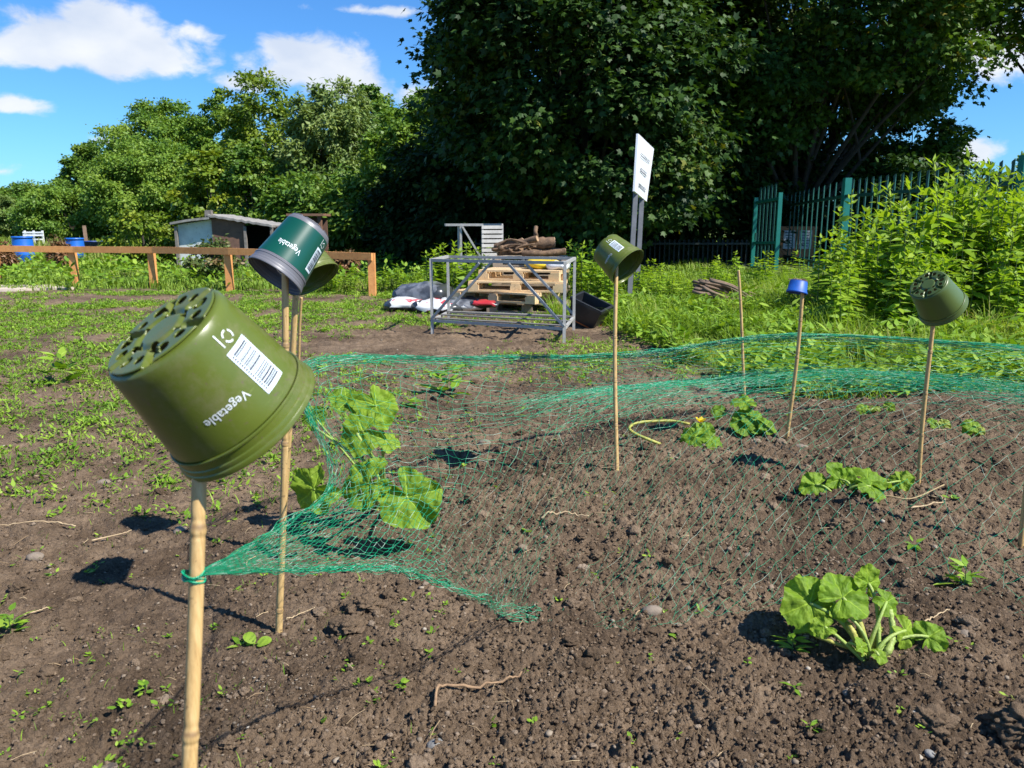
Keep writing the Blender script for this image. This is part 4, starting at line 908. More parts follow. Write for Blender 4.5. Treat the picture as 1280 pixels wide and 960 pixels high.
# pot placement: rim centre pixel, depth, base direction in image, towards-camera component of the base
def potmat(name, c1, c2, rough):
    m, nt, out = newmat(name); MATS[name] = m
    b = nt.nodes.new('ShaderNodeBsdfPrincipled'); nt.links.new(b.outputs[0], out.inputs[0])
    tc = nt.nodes.new('ShaderNodeTexCoord'); ob = tc.outputs['Object']
    c = ramp(nt, [(.3, c1), (.7, c2)], noise(nt, 14, 4, .6, ob))
    dust = ramp(nt, [(.48, (0, 0, 0)), (.80, (1, 1, 1))], noise(nt, 26, 8, .75, ob))
    c = mixc(nt, math_(nt, 'MULTIPLY', dust, .55), c, (.20, .165, .10))
    mud = ramp(nt, [(.66, (0, 0, 0)), (.70, (1, 1, 1))], noise(nt, 150, 3, .6, ob))
    c = mixc(nt, math_(nt, 'MULTIPLY', mud, .65), c, (.12, .09, .055))
    mp = nt.nodes.new('ShaderNodeMapping'); mp.inputs['Scale'].default_value = (40, 40, 900); mp.inputs['Rotation'].default_value = (.5, .3, 0); nt.links.new(ob, mp.inputs[0])
    scr = ramp(nt, [(.72, (0, 0, 0)), (.76, (1, 1, 1))], noise(nt, 1.0, 2, .5, mp.outputs[0]))
    c = mixc(nt, math_(nt, 'MULTIPLY', scr, .5), c, tuple(min(1, v * 2.2 + .03) for v in c1))
    nt.links.new(c, b.inputs['Base Color'])
    rr = math_(nt, 'ADD', rough, math_(nt, 'MULTIPLY', dust, .35)); nt.links.new(rr, b.inputs['Roughness'])
    bn = nt.nodes.new('ShaderNodeBump'); bn.inputs['Strength'].default_value = .12; bn.inputs['Distance'].default_value = .002
    nt.links.new(noise(nt, 35, 4, .6, ob), bn.inputs['Height']); nt.links.new(bn.outputs[0], b.inputs['Normal'])
    return m
potm = potmat('olive pot plastic', (.098, .128, .016), (.084, .110, .013), .30)
def cam_vec(ix, iy, toward):
    """image direction (iy down) scaled to leave room for the component towards the viewer"""
    l = math.hypot(ix, iy); s = math.sqrt(1 - toward ** 2) / l
    return nrm(RT * ix * s - UP * iy * s - FW * toward)
RB, RR, PH = .0585, .0725, .119
def prad(z): return RB + (RR - RB) * (z / (PH - .02)) * .93
def text_mesh(s, size):
    cu = bpy.data.curves.new('t', 'FONT'); cu.body = s; cu.size = size; cu.align_x = 'CENTER'; cu.align_y = 'CENTER'; cu.resolution_u = 3
    o = bpy.data.objects.new('t', cu); col.objects.link(o); dg = bpy.context.evaluated_depsgraph_get()
    me = bpy.data.meshes.new_from_object(o.evaluated_get(dg)); V = np.array([v.co[:] for v in me.vertices]); F = [list(p.vertices) for p in me.polygons]
    bpy.data.objects.remove(o); bpy.data.meshes.remove(me); bpy.data.curves.remove(cu); return V, F
def wrap(u, v, th0, z0, lift):
    """u along the circumference, v up the pot; front is local -Y"""
    z = z0 + v; r_ = prad(z) + lift; a = th0 + u / r_
    return np.stack([np.sin(a) * r_, -np.cos(a) * r_, z], -1)
def wrap_rect(mb, u0, u1, v0, v1, th0, z0, lift, n=10):
    u = np.linspace(u0, u1, n); A = wrap(u, np.full(n, v0), th0, z0, lift); B_ = wrap(u, np.full(n, v1), th0, z0, lift); j = np.arange(n - 1)
    mb.add(np.r_[A, B_], np.stack([j, j + 1, j + 1 + n, j + n], 1))
whitei = surf('white print', (.72, .76, .76), (.62, .66, .66), .5, 30); labw = surf('label paper', (.66, .75, .80), (.58, .67, .72), .45, 12); blacki = surf('black print', (.03, .035, .05), None, .5)
def pot(rim, axis_base, label, bodym, rimm, basem, roll=0, detail=True, text_th=None, bar_th=None, scale=1.0, stretch=(1, 1), sleeve=None, tsize=.0116):
    z = -nrm(axis_base); toc = nrm(CAM - rim); f = nrm(toc - (toc @ z) * z); y = -f; x = np.cross(y, z)
    Mx = Matrix(((x[0], y[0], z[0], 0), (x[1], y[1], z[1], 0), (x[2], y[2], z[2], 0), (0, 0, 0, 1)))
    root = thing('plant_pot', label, 'plant pot', tuple(rim), 'upturned plant pots on the canes')
    bpos = rim - z * PH * scale * stretch[1]
    root.matrix_world = Matrix.Translation(Vector(bpos)) @ Mx @ Matrix.Diagonal((scale * stretch[0], scale * stretch[0], scale * stretch[1], 1)); ORG[root.name] = np.zeros(3)
    S = 96
    zz = np.linspace(.006, PH - .022, 10); prof = [(RB - .003, .0015), (RB, .005)] + [(prad(q), q) for q in zz]
    zs = PH - .022; rs_ = prad(zs)
    mb = MB(); lathe(mb, prof + [(rs_, zs + .001)], S); b = mb.build('body', bodym, root, True)
    mo = b.modifiers.new('thick', 'SOLIDIFY'); mo.thickness = .0016; mo.offset = -1
    rp = [(rs_, zs + .001), (rs_ + .0018, zs + .0012), (rs_ + .0024, zs + .0018), (rs_ + .0024, zs + .0036), (rs_ + .0014, zs + .0045), (rs_ + .0016, zs + .0108), (rs_ + .0028, zs + .0116), (rs_ + .0032, zs + .0128), (rs_ + .0034, zs + .0160), (rs_ + .0046, zs + .0168), (rs_ + .0052, zs + .0180), (rs_ + .0054, zs + .0212), (rs_ + .0046, zs + .0222), (rs_ + .003, zs + .0222)]
    mb = MB(); lathe(mb, rp, S); b = mb.build('rim', rimm, root, True, sharp=24); mo = b.modifiers.new('thick', 'SOLIDIFY'); mo.thickness = .0016; mo.offset = -1
    # base: lobed feet, radial slots and round drain holes
    nr, na = 44, 240; rr = np.linspace(.0001, RB - .003, nr); aa = np.arange(na) * 2 * PI / na
    Rg, Ag = np.meshgrid(rr, aa, indexing='ij'); fx = Rg * np.cos(Ag); fy = Rg * np.sin(Ag)
    q = Rg / RB; lob = (Ag / (2 * PI) * 6) % 1
    groove = np.exp(-((np.minimum(lob, 1 - lob) * 2 * PI / 6 * Rg) / .0042) ** 4) * sm(q, .45, .6)
    H = .0015 + .0035 * sm(q, .34, .40) * 0 - .002 + .0095 * groove + .0025 * sm(.36 - q, 0, .03) * 0
    H = H + .0030 * np.exp(-((q - .40) / .05) ** 2) + .004 * sm(q, .93, 1.0) * (1 - groove)
    holes = [(.70 * RB, k * PI / 3 + PI / 6 + s, .0066) for k in range(6) for s in (-.22, .25)] + [(.43 * RB, k * PI / 3 + .1, .0052) for k in range(6)]
    holes = [(hr * math.cos(a), hr * math.sin(a), s * (1 + .2 * math.sin(i * 2.3))) for i, (hr, a, s) in enumerate(holes)]
    inside = np.zeros(fx.shape, bool)
    for hx, hy, hr in holes:
        dx, dy = fx - hx, fy - hy; dd = np.hypot(dx, dy); near = np.abs(dd - hr) < .0011
        fx = np.where(near, hx + dx / (dd + 1e-9) * hr, fx); fy = np.where(near, hy + dy / (dd + 1e-9) * hr, fy); inside |= dd < hr - .0011
    i = np.arange(nr - 1)[:, None] * na; j = np.arange(na)[None]; k = (j + 1) % na
    Q = np.stack([i + j, i + na + j, i + na + k, i + k], -1).reshape(-1, 4)
    fl = inside.ravel(); hq = np.zeros(len(Q), bool)
    cxq = np.stack([fx.ravel()[Q].mean(1), fy.ravel()[Q].mean(1)], 1)
    for hx, hy, hr in holes: hq |= np.hypot(cxq[:, 0] - hx, cxq[:, 1] - hy) < hr - .0002
    mb = MB(); mb.add(np.stack([fx, fy, H], -1).reshape(-1, 3), Q[~hq][:, ::-1]); b = mb.build('base', basem, root, True, sharp=35)
    mo = b.modifiers.new('thick', 'SOLIDIFY'); mo.thickness = .0014; mo.offset = -1
    if sleeve:
        mb = MB(); lathe(mb, [(prad(q) + .0004, q) for q in np.linspace(.012, PH - .024, 10)], S); mb.build('printed_sleeve', sleeve, root, True)
    lift = .0009 if sleeve else .0005
    if text_th is not None:
        V, F = text_mesh('Vegetable', tsize); W = wrap(V[:, 0], V[:, 1], text_th, PH * .57, lift); mb = MB()
        for f_ in F: mb.F.append(np.array([f_]))
        mb.V.append(W); mb.A.append(np.full(len(W), .5)); mb.B.append(np.zeros(len(W))); mb.n = len(W); mb.build('lettering', whitei, root)
    if bar_th is not None:
        mb = MB(); wrap_rect(mb, -.0135, .0135, -.026, .024, bar_th, PH * .50, lift); lab = mb.build('barcode_label', labw, root)
        mb = MB(); v = -.022; r2 = np.random.RandomState(4)
        while v < .020:
            w = r2.choice([.0006, .0011, .0017]); wrap_rect(mb, -.0108, .0088, v, v + w, bar_th, PH * .50, lift + .0003); v += w + r2.choice([.0008, .0013])
        v = -.021
        while v < .019: wrap_rect(mb, .0098, .0118, v, v + .0014, bar_th, PH * .50, lift + .0003, 3); v += .0026
        mb.build('bars', blacki, lab)
        mb = MB()   # little folded-arrow mark and small print above the label
        for k in range(3):
            a0 = k * 2 * PI / 3; t = np.linspace(a0 + .25, a0 + 1.75, 6); 
            for t0, t1 in zip(t[:-1], t[1:]):
                cs = [(.0062 * math.cos(t0), .0062 * math.sin(t0)), (.0062 * math.cos(t1), .0062 * math.sin(t1)), (.0046 * math.cos(t1), .0046 * math.sin(t1)), (.0046 * math.cos(t0), .0046 * math.sin(t0))]
                u = np.array([c[0] for c in cs]); v_ = np.array([c[1] for c in cs]); mb.add(wrap(u, v_ - .0365 + .001, bar_th - .02, PH * .5, lift), np.array([[0, 1, 2, 3]]))
        wrap_rect(mb, .0085, .0098, -.045, -.031, bar_th, PH * .5, lift, 3)
        mb.build('recycling_mark', whitei, root)
    return root, z
grim = surf('grey pot plastic', (.15, .15, .165), (.115, .115, .13), .42, 9); dgs = surf('dark green print', (.004, .075, .050), (.003, .060, .042), .33, 4)
greyin = surf('grey pot inside', (.20, .22, .22), (.14, .15, .16), .5, 9)
def potcane(rim, z_dir, foot, r_, label, nodes, seed, inside=.95):
    tip = rim - z_dir * PH * inside
    return cane(tip, foot, r_, label, nodes, seed)
# 1 front pot
d = .735; rim1 = P(310, 524, d); ax = cam_vec(-.55, -.835, .57)
pot(rim1, ax, 'large olive pot closest to the camera, holed base tipped up to the left', potm, potm, potm, text_th=.10, bar_th=-.60, scale=.955)
t1 = rim1 + ax * .095; e1 = P(246, 600, .70); f1 = P(231, 962, .70)
fa = f1 + (f1 - e1) * ((f1[2] + .1) / (e1[2] - f1[2]))
tip1 = e1 + (e1 - f1) * .20
cane(tip1, fa, .0072, 'thickest bamboo cane closest to the camera under the large olive pot', [.435, .13, .71, .90], 1)
# 2 dark green pot
d = 1.80; rim2 = P(343, 346, d); ax2 = cam_vec(.50, -.86, -.30)
pot(rim2, ax2, 'grey rimmed pot with a dark green printed sleeve', grim, grim, grim, text_th=.22, bar_th=-.95, sleeve=dgs, tsize=.0165, stretch=(.89, 1.22))
b2 = G(350, 792); tp = P(358, 325, 1.79)
cane(tp, b2 + (b2 - tp) * .06, .0088, 'bamboo cane under the pot with the dark green sleeve', [.12, .33, .56, .80], 2)
# 3 olive pot behind
d = 2.2; rim3 = P(393, 350, d); ax3 = cam_vec(-.54, -.84, -.12)
pot(rim3, ax3, 'olive pot half hidden behind the dark green sleeved pot', potm, potm, potm)
b3 = G(350, 688); tp = P(374, 330, 2.2); cane(tp, b3 + (b3 - tp) * .06, .0095, 'bamboo cane half hidden behind the sleeved pot cane', [.3, .6], 3)
tp = P(377, 372, 4.2); b = G(371, 508); cane(tp, b + (b - tp) * .08, .009, 'thin bamboo cane behind the half hidden olive pot', [.35, .7], 4)
# 4 centre pot
d = 2.82; rim4 = P(785, 334, d); ax4 = cam_vec(-.66, -.70, -.40)
pot(rim4, ax4, 'olive pot on the cane in the middle, open mouth to the lower right', potm, potm, potm, text_th=.35, bar_th=-.45)
b4 = G(770, 596); tp = P(770, 322, 2.84); cane(tp, b4 + (b4 - tp) * .06, .0078, 'bamboo cane in the middle under the leaning olive pot', [.1, .28, .47, .66, .84], 5)
# 5 right pot
d = 2.6; rim5 = P(1179, 385, d); ax5 = cam_vec(-.74, -.67, .46)
pot(rim5, ax5, 'shaded darkened olive pot on the right cane with its holed base showing', surf('darkened olive pot', (.085, .125, .026), (.068, .104, .021), .36, 5), surf('darkened olive pot', (.065, .105, .022)), surf('darkened olive pot', (.065, .105, .022)))  # olive plastic darkened in colour to stand for its shaded side
b5 = G(1148, 607); tp = P(1167, 380, 2.6); cane(tp, b5 + (b5 - tp) * .06, .0075, 'bamboo cane at the right under the darkened olive pot', [.14, .33, .55, .76], 6)
# bare canes
b = G(932, 503); tp = P(922.5, 338, b[1] / ray(922, 338)[1]); cane(tp, b + (b - tp) * .1, .0085, 'bare bamboo cane standing farthest back without a pot', [.15, .36, .58, .8], 7)
b = G(984, 553); tp = P(1004, 362, b[1] / ray(1004, 362)[1] * .99); cane(tp, b + (b - tp) * .08, .008, 'bare bamboo cane leaning right that carries the far corner of the net', [.16, .38, .6, .82], 8); C1003 = (b, tp)
uz = nrm(tp - b); cz = cam_vec(.18, -.98, .05); cup = thing('blue_cup', 'small blue plastic cup upturned on the tip of the bare leaning cane', 'cup', tuple(tp))
xx = nrm(np.cross([0, 1, 0], cz)); yy = np.cross(cz, xx); M = np.eye(4); M[:3, 0] = xx * .84; M[:3, 1] = yy * .84; M[:3, 2] = cz; M[:3, 3] = tp - cz * .010 - RT * .024 - UP * .004
mb = MB(); lathe(mb, [(.0455, 0), (.048, 0), (.048, .007), (.0445, .008), (.040, .044), (.036, .048), (0, .049)], 40, M); mb.build('body', surf('dull blue plastic', (.008, .09, .40), (.007, .065, .30), .5, 40, dirt=(.05, .08, .14)), cup, True)
mb = MB(); lathe(mb, [(.044, .001), (.038, .049), (0, .049)], 40, M); mb.build('inside', surf('navy plastic', (.02, .05, .22)), cup, True)
mb = MB(); rs = np.random.RandomState(6); q = M[:3, 3] + cz * .050; lumps(mb, rs, q + np.stack([rs.normal(0, .013, 9)[:, None] * xx + rs.normal(0, .010, 9)[:, None] * yy], 0)[0], rs.uniform(.004, .011, 9), IC2, .1); mb.build('soil_crumbs', crumbm, cup, True)
b = G(1276, 682); tp = P(1305, 330, b[1] / ray(1305, 330)[1]); cane(tp, b + (b - tp) * .08, .0085, 'bamboo cane cut by the right picture edge', [.3, .6], 9)

# ================================================================== NETTING
def GP(px, py, dz=.015): return G(px, py) + np.array([0, 0, dz])
tie = P(243, 719, .705)
rows = {
    1.0: [tie, P(350, 655, 1.12), P(413, 590, 1.7), P(382, 452, 2.35), P(590, 446, 2.9), P(800, 440, 3.3), P(1003, 417, 3.55), P(1330, 436, 3.9)],
    .5: [tie, P(362, 672, 1.12), P(455, 612, 1.65), P(500, 535, 2.35), P(660, 492, 3.1), P(845, 472, 3.6), P(1030, 456, 3.75), P(1330, 472, 3.75)],
    0.0: [tie, P(370, 688, 1.12), P(480, 640, 1.58), P(600, 578, 2.1), P(740, 505, 2.95), P(900, 484, 3.45), P(1090, 474, 3.5), P(1330, 500, 3.3)],
    -.5: [tie, P(376, 706, 1.12), P(495, 690, 1.52), P(605, 662, 1.92), GP(725, 640), GP(865, 610, .06), GP(1060, 580, .08), GP(1330, 590, .12)],
    -1.0: [tie, P(380, 714, 1.12), P(505, 716, 1.45), P(600, 752, 1.68), GP(648, 782), GP(800, 790), GP(1010, 760), GP(1330, 780)]}
vs = sorted(rows); grid = np.array([rows[v] for v in vs])          # 5 x 8 x 3
NU, NV = 150, 56
cols = np.stack([spline(grid[k], 400) for k in range(5)])           # along u
def netpt(u, s):
    v = np.sin(s * PI / 2) * .35 + s * .65
    iu = np.clip(u, 0, 1) * 399; i0 = np.minimum(iu.astype(int), 398); f = (iu - i0)[:, None]
    p = cols[:, i0] * (1 - f)[None] + cols[:, i0 + 1] * f[None]     # 5 x n x 3
    t = (v + 1) / 2 * 4; k = np.minimum(t.astype(int), 3); g = (t - k)[:, None]
    n = np.arange(len(u)); Pm = lambda q: p[np.clip(q, 0, 4), n]
    a, b, c, d = Pm(k - 1), Pm(k), Pm(k + 1), Pm(k + 2)
    return .5 * (2 * b + (c - a) * g + (2 * a - 5 * b + 4 * c - d) * g ** 2 + (3 * b - a - 3 * c + d) * g ** 3)
rs = np.random.RandomState(17)
I, J = np.meshgrid(np.arange(NU + 1), np.arange(NV + 1), indexing='ij')
uu = (I / NU) ** .9; ss = J / NV * 2 - 1
jit = .35; fz = np.clip(uu * 1.7 if False else (I / NU) * 1.7, 0, 1) ** 1.5; U = (uu + rs.normal(0, jit * .5 / NU, uu.shape)).clip(0, 1); S = (ss + fz * rs.normal(0, jit * .8 / NV, ss.shape)).clip(-1, 1)
U[0] = 0; N3 = netpt(U.ravel(), S.ravel())
fan = np.clip(uu.ravel() * 1.9, 0, 1) ** 1.4; onb = uu.ravel() > .12
N3 += rs.normal(0, .004, N3.shape) * fan[:, None]
N3[:, 2] += .012 * pn(uu.ravel() * 40, ss.ravel() * 7, 91) * fan
low = gz(N3[:, 0], N3[:, 1]); N3[:, 2] = np.maximum(N3[:, 2], np.where(onb, low + rs.uniform(-.014, .004, len(N3)), -9))
idx = lambda i, j: i * (NV + 1) + j
E = []
for i in range(NU):
    for j in range(NV + 1):
        if (i + j) % 2: continue
        for dj in (-1, 1):
            if 0 <= j + dj <= NV: E.append((idx(i, j), idx(i + 1, j + dj)))
    for j in (0, NV): E.append((idx(i, j), idx(i + 1, j)))
E = np.array(E)
def strands(mb, A, B, r_, sag=None):
    d = nrm(B - A); ref = np.array([.3, .2, .93]); a = nrm(np.cross(d, ref)); b = np.cross(d, a); V = []
    r_ = np.broadcast_to(r_, (len(A),))[:, None]
    M = (A + B) / 2 + (sag if sag is not None else 0)
    for p in (A, M, B):
        for k in range(3): t = k * 2 * PI / 3; V.append(p + r_ * (math.cos(t) * a + math.sin(t) * b))
    V = np.stack(V, 1).reshape(-1, 3); i = np.arange(len(A))[:, None] * 9
    F = np.concatenate([i + np.array([[o + k, o + (k + 1) % 3, o + 3 + (k + 1) % 3, o + 3 + k]]) for o in (0, 3) for k in range(3)])
    mb.add(V, F, np.repeat(rs.uniform(0, 1, len(A)), 9))
mb = MB(); A, B_ = N3[E[:, 0]], N3[E[:, 1]]
dist = np.linalg.norm((A + B_) / 2 - CAM, axis=1)
frontm = (S.ravel()[E[:, 0]] < -.12) & (uu.ravel()[E[:, 0]] > .36)
strands(mb, A, B_, (.00026 + .00014 * dist) * np.where(frontm, np.where(uu.ravel()[E[:, 0]] > .72, .62, .42), .92), np.stack([np.zeros(len(A)), np.zeros(len(A)), rs.uniform(-.006, .001, len(A)) * np.clip(fan[E[:, 0]], 0, 1)], 1))
# gathered hems
for sgn in (-1, 1):
    for k in range(9 if sgn < 0 else 24):
        n = 160; u = np.linspace(0 if k < 6 else (.34 if sgn > 0 else .12), 1 if sgn > 0 else .60, n); s = sgn * (1 - np.abs(rs.normal(0, .055 if sgn < 0 else .11)) - .02 * np.sin(u * 30 + k) ** 2)
        p = netpt(u, np.clip(s, -1, 1) * np.ones(n)); f = np.clip(u * 6, 0, 1)[:, None]
        p = p + f * np.stack([pn(u * 35, np.full(n, k * 3.3), 95 + j) for j in range(3)], 1) * .011
        lw = gz(p[:, 0], p[:, 1]); p[:, 2] = np.maximum(p[:, 2], np.where(u > .15, lw + .003, -9))
        strands(mb, p[:-1], p[1:], .00032 + .00015 * np.linalg.norm(p[:-1] - CAM, axis=1))
for k in range(60):   # the fold that lies along the top of the mound
    n = 150; u = np.linspace(.50 + .1 * rs.uniform(), 1, n); s = np.full(n, rs.normal(.05, .11)) + .02 * np.sin(u * 26 + k)
    p = netpt(u, np.clip(s, -1, 1)) + np.stack([pn(u * 40, np.full(n, k * 2.7), 195 + j) for j in range(3)], 1) * .014
    p[:, 2] = np.maximum(p[:, 2], gz(p[:, 0], p[:, 1]) + .003)
    strands(mb, p[:-1], p[1:], .0003 + .00010 * np.linalg.norm(p[:-1] - CAM, axis=1))
for k in range(9):   # knot round the front cane
    th = np.linspace(0, 2 * PI, 20); z = rs.uniform(-.004, .004); r_ = .0082 + rs.uniform(0, .0016); c = P(242.5, 719, .70)
    p = np.stack([c[0] + r_ * np.cos(th), c[1] + r_ * np.sin(th), c[2] + z + .002 * np.sin(th * 2 + k)], 1); strands(mb, p[:-1], p[1:], .0008)
nm = leafmat('green net', [(0, (.004, .26, .12)), (.5, (.010, .42, .20)), (.82, (.03, .52, .28)), (1, (.55, .70, .58))], trans=.25, rough=.28, spec=.7, tint=(1, 1.2, 1))  # the whitish end of the ramp paints sun glints onto some strands
tag(mb.build('garden_netting', nm, None, True), 'fine green garden netting tied to the canes and draped over the bed', 'netting')

# ================================================================== SQUASH PLANTS
sqm = leafmat('squash leaf', [(0, (.08, .18, .010)), (.5, (.165, .29, .016)), (1, (.27, .38, .03))], trans=.38, rough=.62, spec=.3, vein=True)
sqy = leafmat('yellowing squash leaf', [(0, (.14, .21, .02)), (1, (.32, .36, .05))], trans=.36, rough=.5, vein=True)
sqs = surf('squash stalk', (.22, .33, .05), (.30, .36, .09), .55, 40, bump=.3, bscale=200); sqst = surf('yellow stalk', (.40, .35, .06), (.24, .27, .05), .55, 30, bump=.3, bscale=150)
def squash_leaf(mb, base, tip, nor, Rl, rs, crumple=.72):
    X = nrm(tip); N = nrm(nor - (nor @ X) * X); Y = np.cross(N, X)
    na, nr = 200, 18; th = np.linspace(-PI, PI, na, endpoint=False); ph = rs.uniform(0, 6.28, 8)
    lobe = rs.uniform(.04, .085); t5 = th + .12 * np.sin(2 * th + ph[4])
    saw = ((th * 23 / (2 * PI) + .06 * np.sin(th * 5 + ph[5])) % 1)
    r = .82 + lobe * np.cos(5 * t5) + .07 * np.cos(th) + .05 * np.sin(th * 2 + ph[6]) + .045 * np.abs(saw - .5) + .03 * pn(th * 5, np.full(na, ph[7]), 3) + .010 * rs.normal(0, 1, na)
    r *= 1 - .82 * np.exp(-((PI - np.abs(th)) / .20) ** 2); q = np.linspace(0, 1, nr)
    Q, T = np.meshgrid(q, th, indexing='ij'); Rg = Q * r[None]; T5 = t5[None] + 0 * T
    cx, cy = Rg * np.cos(T), Rg * np.sin(T)
    main = np.exp(-(np.sin(2.5 * T5) * Rg * 2.0 / .085) ** 2) * (np.cos(5 * T5) > 0)
    side = np.exp(-((((Rg * 5.5 + np.abs(np.sin(2.5 * T5)) * -2.2) % 1) - .5) / .10) ** 2) * (Q > .18)
    vein = np.clip(main * .40 * (1 - .4 * Q) + side * .10, 0, 1)
    H = crumple * (-.20 * Rg ** 2 - .11 * Rg * np.cos(5 * T5) + .08 * Rg * np.sin(3 * T + ph[0]) + .10 * Q ** 3 * np.sin(7 * T + ph[2]) + .05 * Q ** 4 * np.sin(13 * T + ph[1]))
    H += crumple * (.22 * np.cos(T - ph[3]) * Rg ** 2 + .10 * pn(cx * 3.2 + ph[0], cy * 3.2, 31) + .045 * pn(cx * 8 + ph[1], cy * 8, 32) * Q + .022 * pn(cx * 17, cy * 17 + ph[2], 33) - .02 * main)
    H += rs.uniform(-.05, .28) * np.abs(np.sin(T)) * Rg
    V = base + Rl * ((Rg * np.cos(T))[..., None] * X + (Rg * np.sin(T))[..., None] * Y + H[..., None] * N)
    i = np.arange(nr - 1)[:, None] * na; j = np.arange(na)[None]; k = (j + 1) % na
    mb.add(V.reshape(-1, 3), np.stack([i + j, i + na + j, i + na + k, i + k], -1).reshape(-1, 4), np.clip(rs.uniform(.2, .75) + .22 * pn(cx * 2.5 + ph[5], cy * 2.5, 36) + .16 * pn(cx * 9, cy * 9, 37) + .25 * Q ** 4 * rs.uniform(-.3, 1), 0, 1).ravel(), vein.ravel())
def squash(rootpx, label, leaves, dep, seed, group='squash plants in the netted bed', yellow=False, stalkm=None, extra=None, flower=None):
    rs = np.random.RandomState(seed); b = G(*rootpx); root = thing('squash_plant', label, 'plant', tuple(b), group)
    d0 = b[1] / ray(*rootpx)[1] if dep is None else dep
    for k, (px, py, rp, ang, up_, tw, dd) in enumerate(leaves):
        dl = d0 + dd; p = P(px, py, dl); zg = float(gz(p[0], p[1])); p[2] = max(p[2], zg + .02)
        Rl = rp * dl / FPX * 1.22; a = R(ang)
        tip = RT * math.cos(a) + UP * math.sin(a) + rs.normal(0, .12, 3)
        nor = np.array([0, 0, 1.0]) * up_ - FW * tw + rs.normal(0, .15, 3) + np.array([.15, 0, 0])
        jb = p - nrm(tip) * Rl * .25
        mb = MB(); squash_leaf(mb, jb, tip, nor, Rl, rs); mb.build('leaf', sqy if yellow and k % 2 else sqm, root, True)
        st = b + rs.normal(0, .012, 3) * [1, 1, 0]; mid = (st + jb) / 2 + np.array([rs.normal(0, .02), rs.normal(0, .02), .035])
        mb = MB(); mb.tube(bez(st - [0, 0, .01], jb, mid, 12), np.linspace(.0055, .0032, 12) * (.7 + .5 * min(1, rp / 30)), 8); mb.build('stalk', stalkm or sqs, root, True)
    if extra:
        for pts, r0, mt in extra: mb = MB(); mb.tube(spline([P(px, py, d0 + dd) for px, py, dd in pts], 30), np.linspace(r0, r0 * .8, 30) * (1 + .1 * rs.normal(0, 1, 30)), 8); mb.build('stalk', mt, root, True)
    if flower:
        c = P(*flower[:2], d0 - .02); fl = MB(); n = 5
        for k in range(n):
            a = k * 2 * PI / n; X = nrm(np.array([math.cos(a), math.sin(a), .9]))
            th = np.linspace(0, 1, 6); w = .35 * np.sin(th * PI) + .02
            for s in (0,):
                C = c + np.outer(th, X) * flower[2]; Y = nrm(np.cross(X, [0, 0, 1])); fl.add(np.r_[C - Y * w[:, None] * flower[2], C + Y * w[:, None] * flower[2]], np.array([[j, j + 1, 7 + j, 6 + j] for j in range(5)]))
        fl.build('flower', leafmat('yellow petal', [(0, (.75, .50, .01)), (1, (.85, .65, .03))], .3), root, True)
    return root
squash((478, 636), 'big leafy squash plant climbing beside the two left canes', [
    (428, 500, 21, 165, .9, .5, -.02), (474, 514, 29, -60, .5, .9, -.03), (445, 541, 29, 200, .6, .9, -.10), (488, 553, 15, 0, 1, .1, 0), (452, 609, 34, 215, .6, 1, -.16),
    (516, 631, 39, -60, .6, 1, -.18), (386, 616, 30, 215, .4, .8, -.2), (392, 519, 15, 120, .5, .6, .15)], 2.5, 1,
    extra=[([(474, 582, 0), (452, 552, -.1), (437, 520, -.04)], .006, sqs), ([(507, 618, -.15), (508, 585, -.15)], .0075, sqs), ([(478, 640, .05), (470, 590, .02), (430, 560, .1), (380, 525, .15)], .005, sqs)])
squash((860, 556), 'squash plant with a yellow flower and looping yellow stalk', [(877, 545, 20, 100, .7, .7, 0), (864, 552, 17, 200, .7, .6, -.05), (893, 553, 17, -30, .8, .6, -.04), (884, 536, 11, 60, .7, .6, 0)], None, 2,
    extra=[([(838, 560, .0), (812, 550, -.02), (792, 541, 0), (787, 534, .02), (800, 528, .06), (838, 526, .1), (862, 530, .08)], .0068, sqst)], flower=(876, 528, .03))
squash((935, 545), 'small squash plant just right of the yellow flowered one', [(926, 502, 16, 180, 1.2, .3, .02), (932, 522, 19, 160, .8, .6, 0), (950, 528, 19, -20, .8, .6, -.03), (925, 530, 16, 200, .8, .6, -.04), (962, 536, 13, -20, .8, .5, -.05), (897, 513, 10, 170, .9, .4, .05)], None, 3)
squash((1050, 622), 'low squash plant with flopped leaves left of the right pot cane', [(1014, 608, 18, 190, .7, .7, 0), (1046, 594, 20, 120, .6, .9, .02), (1058, 598, 17, 60, .7, .7, .03), (1092, 600, 25, 0, 1.2, .35, .02), (1094, 610, 19, -20, .8, .6, -.05), (1130, 600, 15, 10, .8, .6, .05)], None, 4,
    extra=[([(1072, 616, 0), (1110, 620, -.03), (1140, 623, -.05), (1180, 606, .02)], .0026, surf('dry stalk', (.36, .27, .13), (.28, .2, .1), .8))])
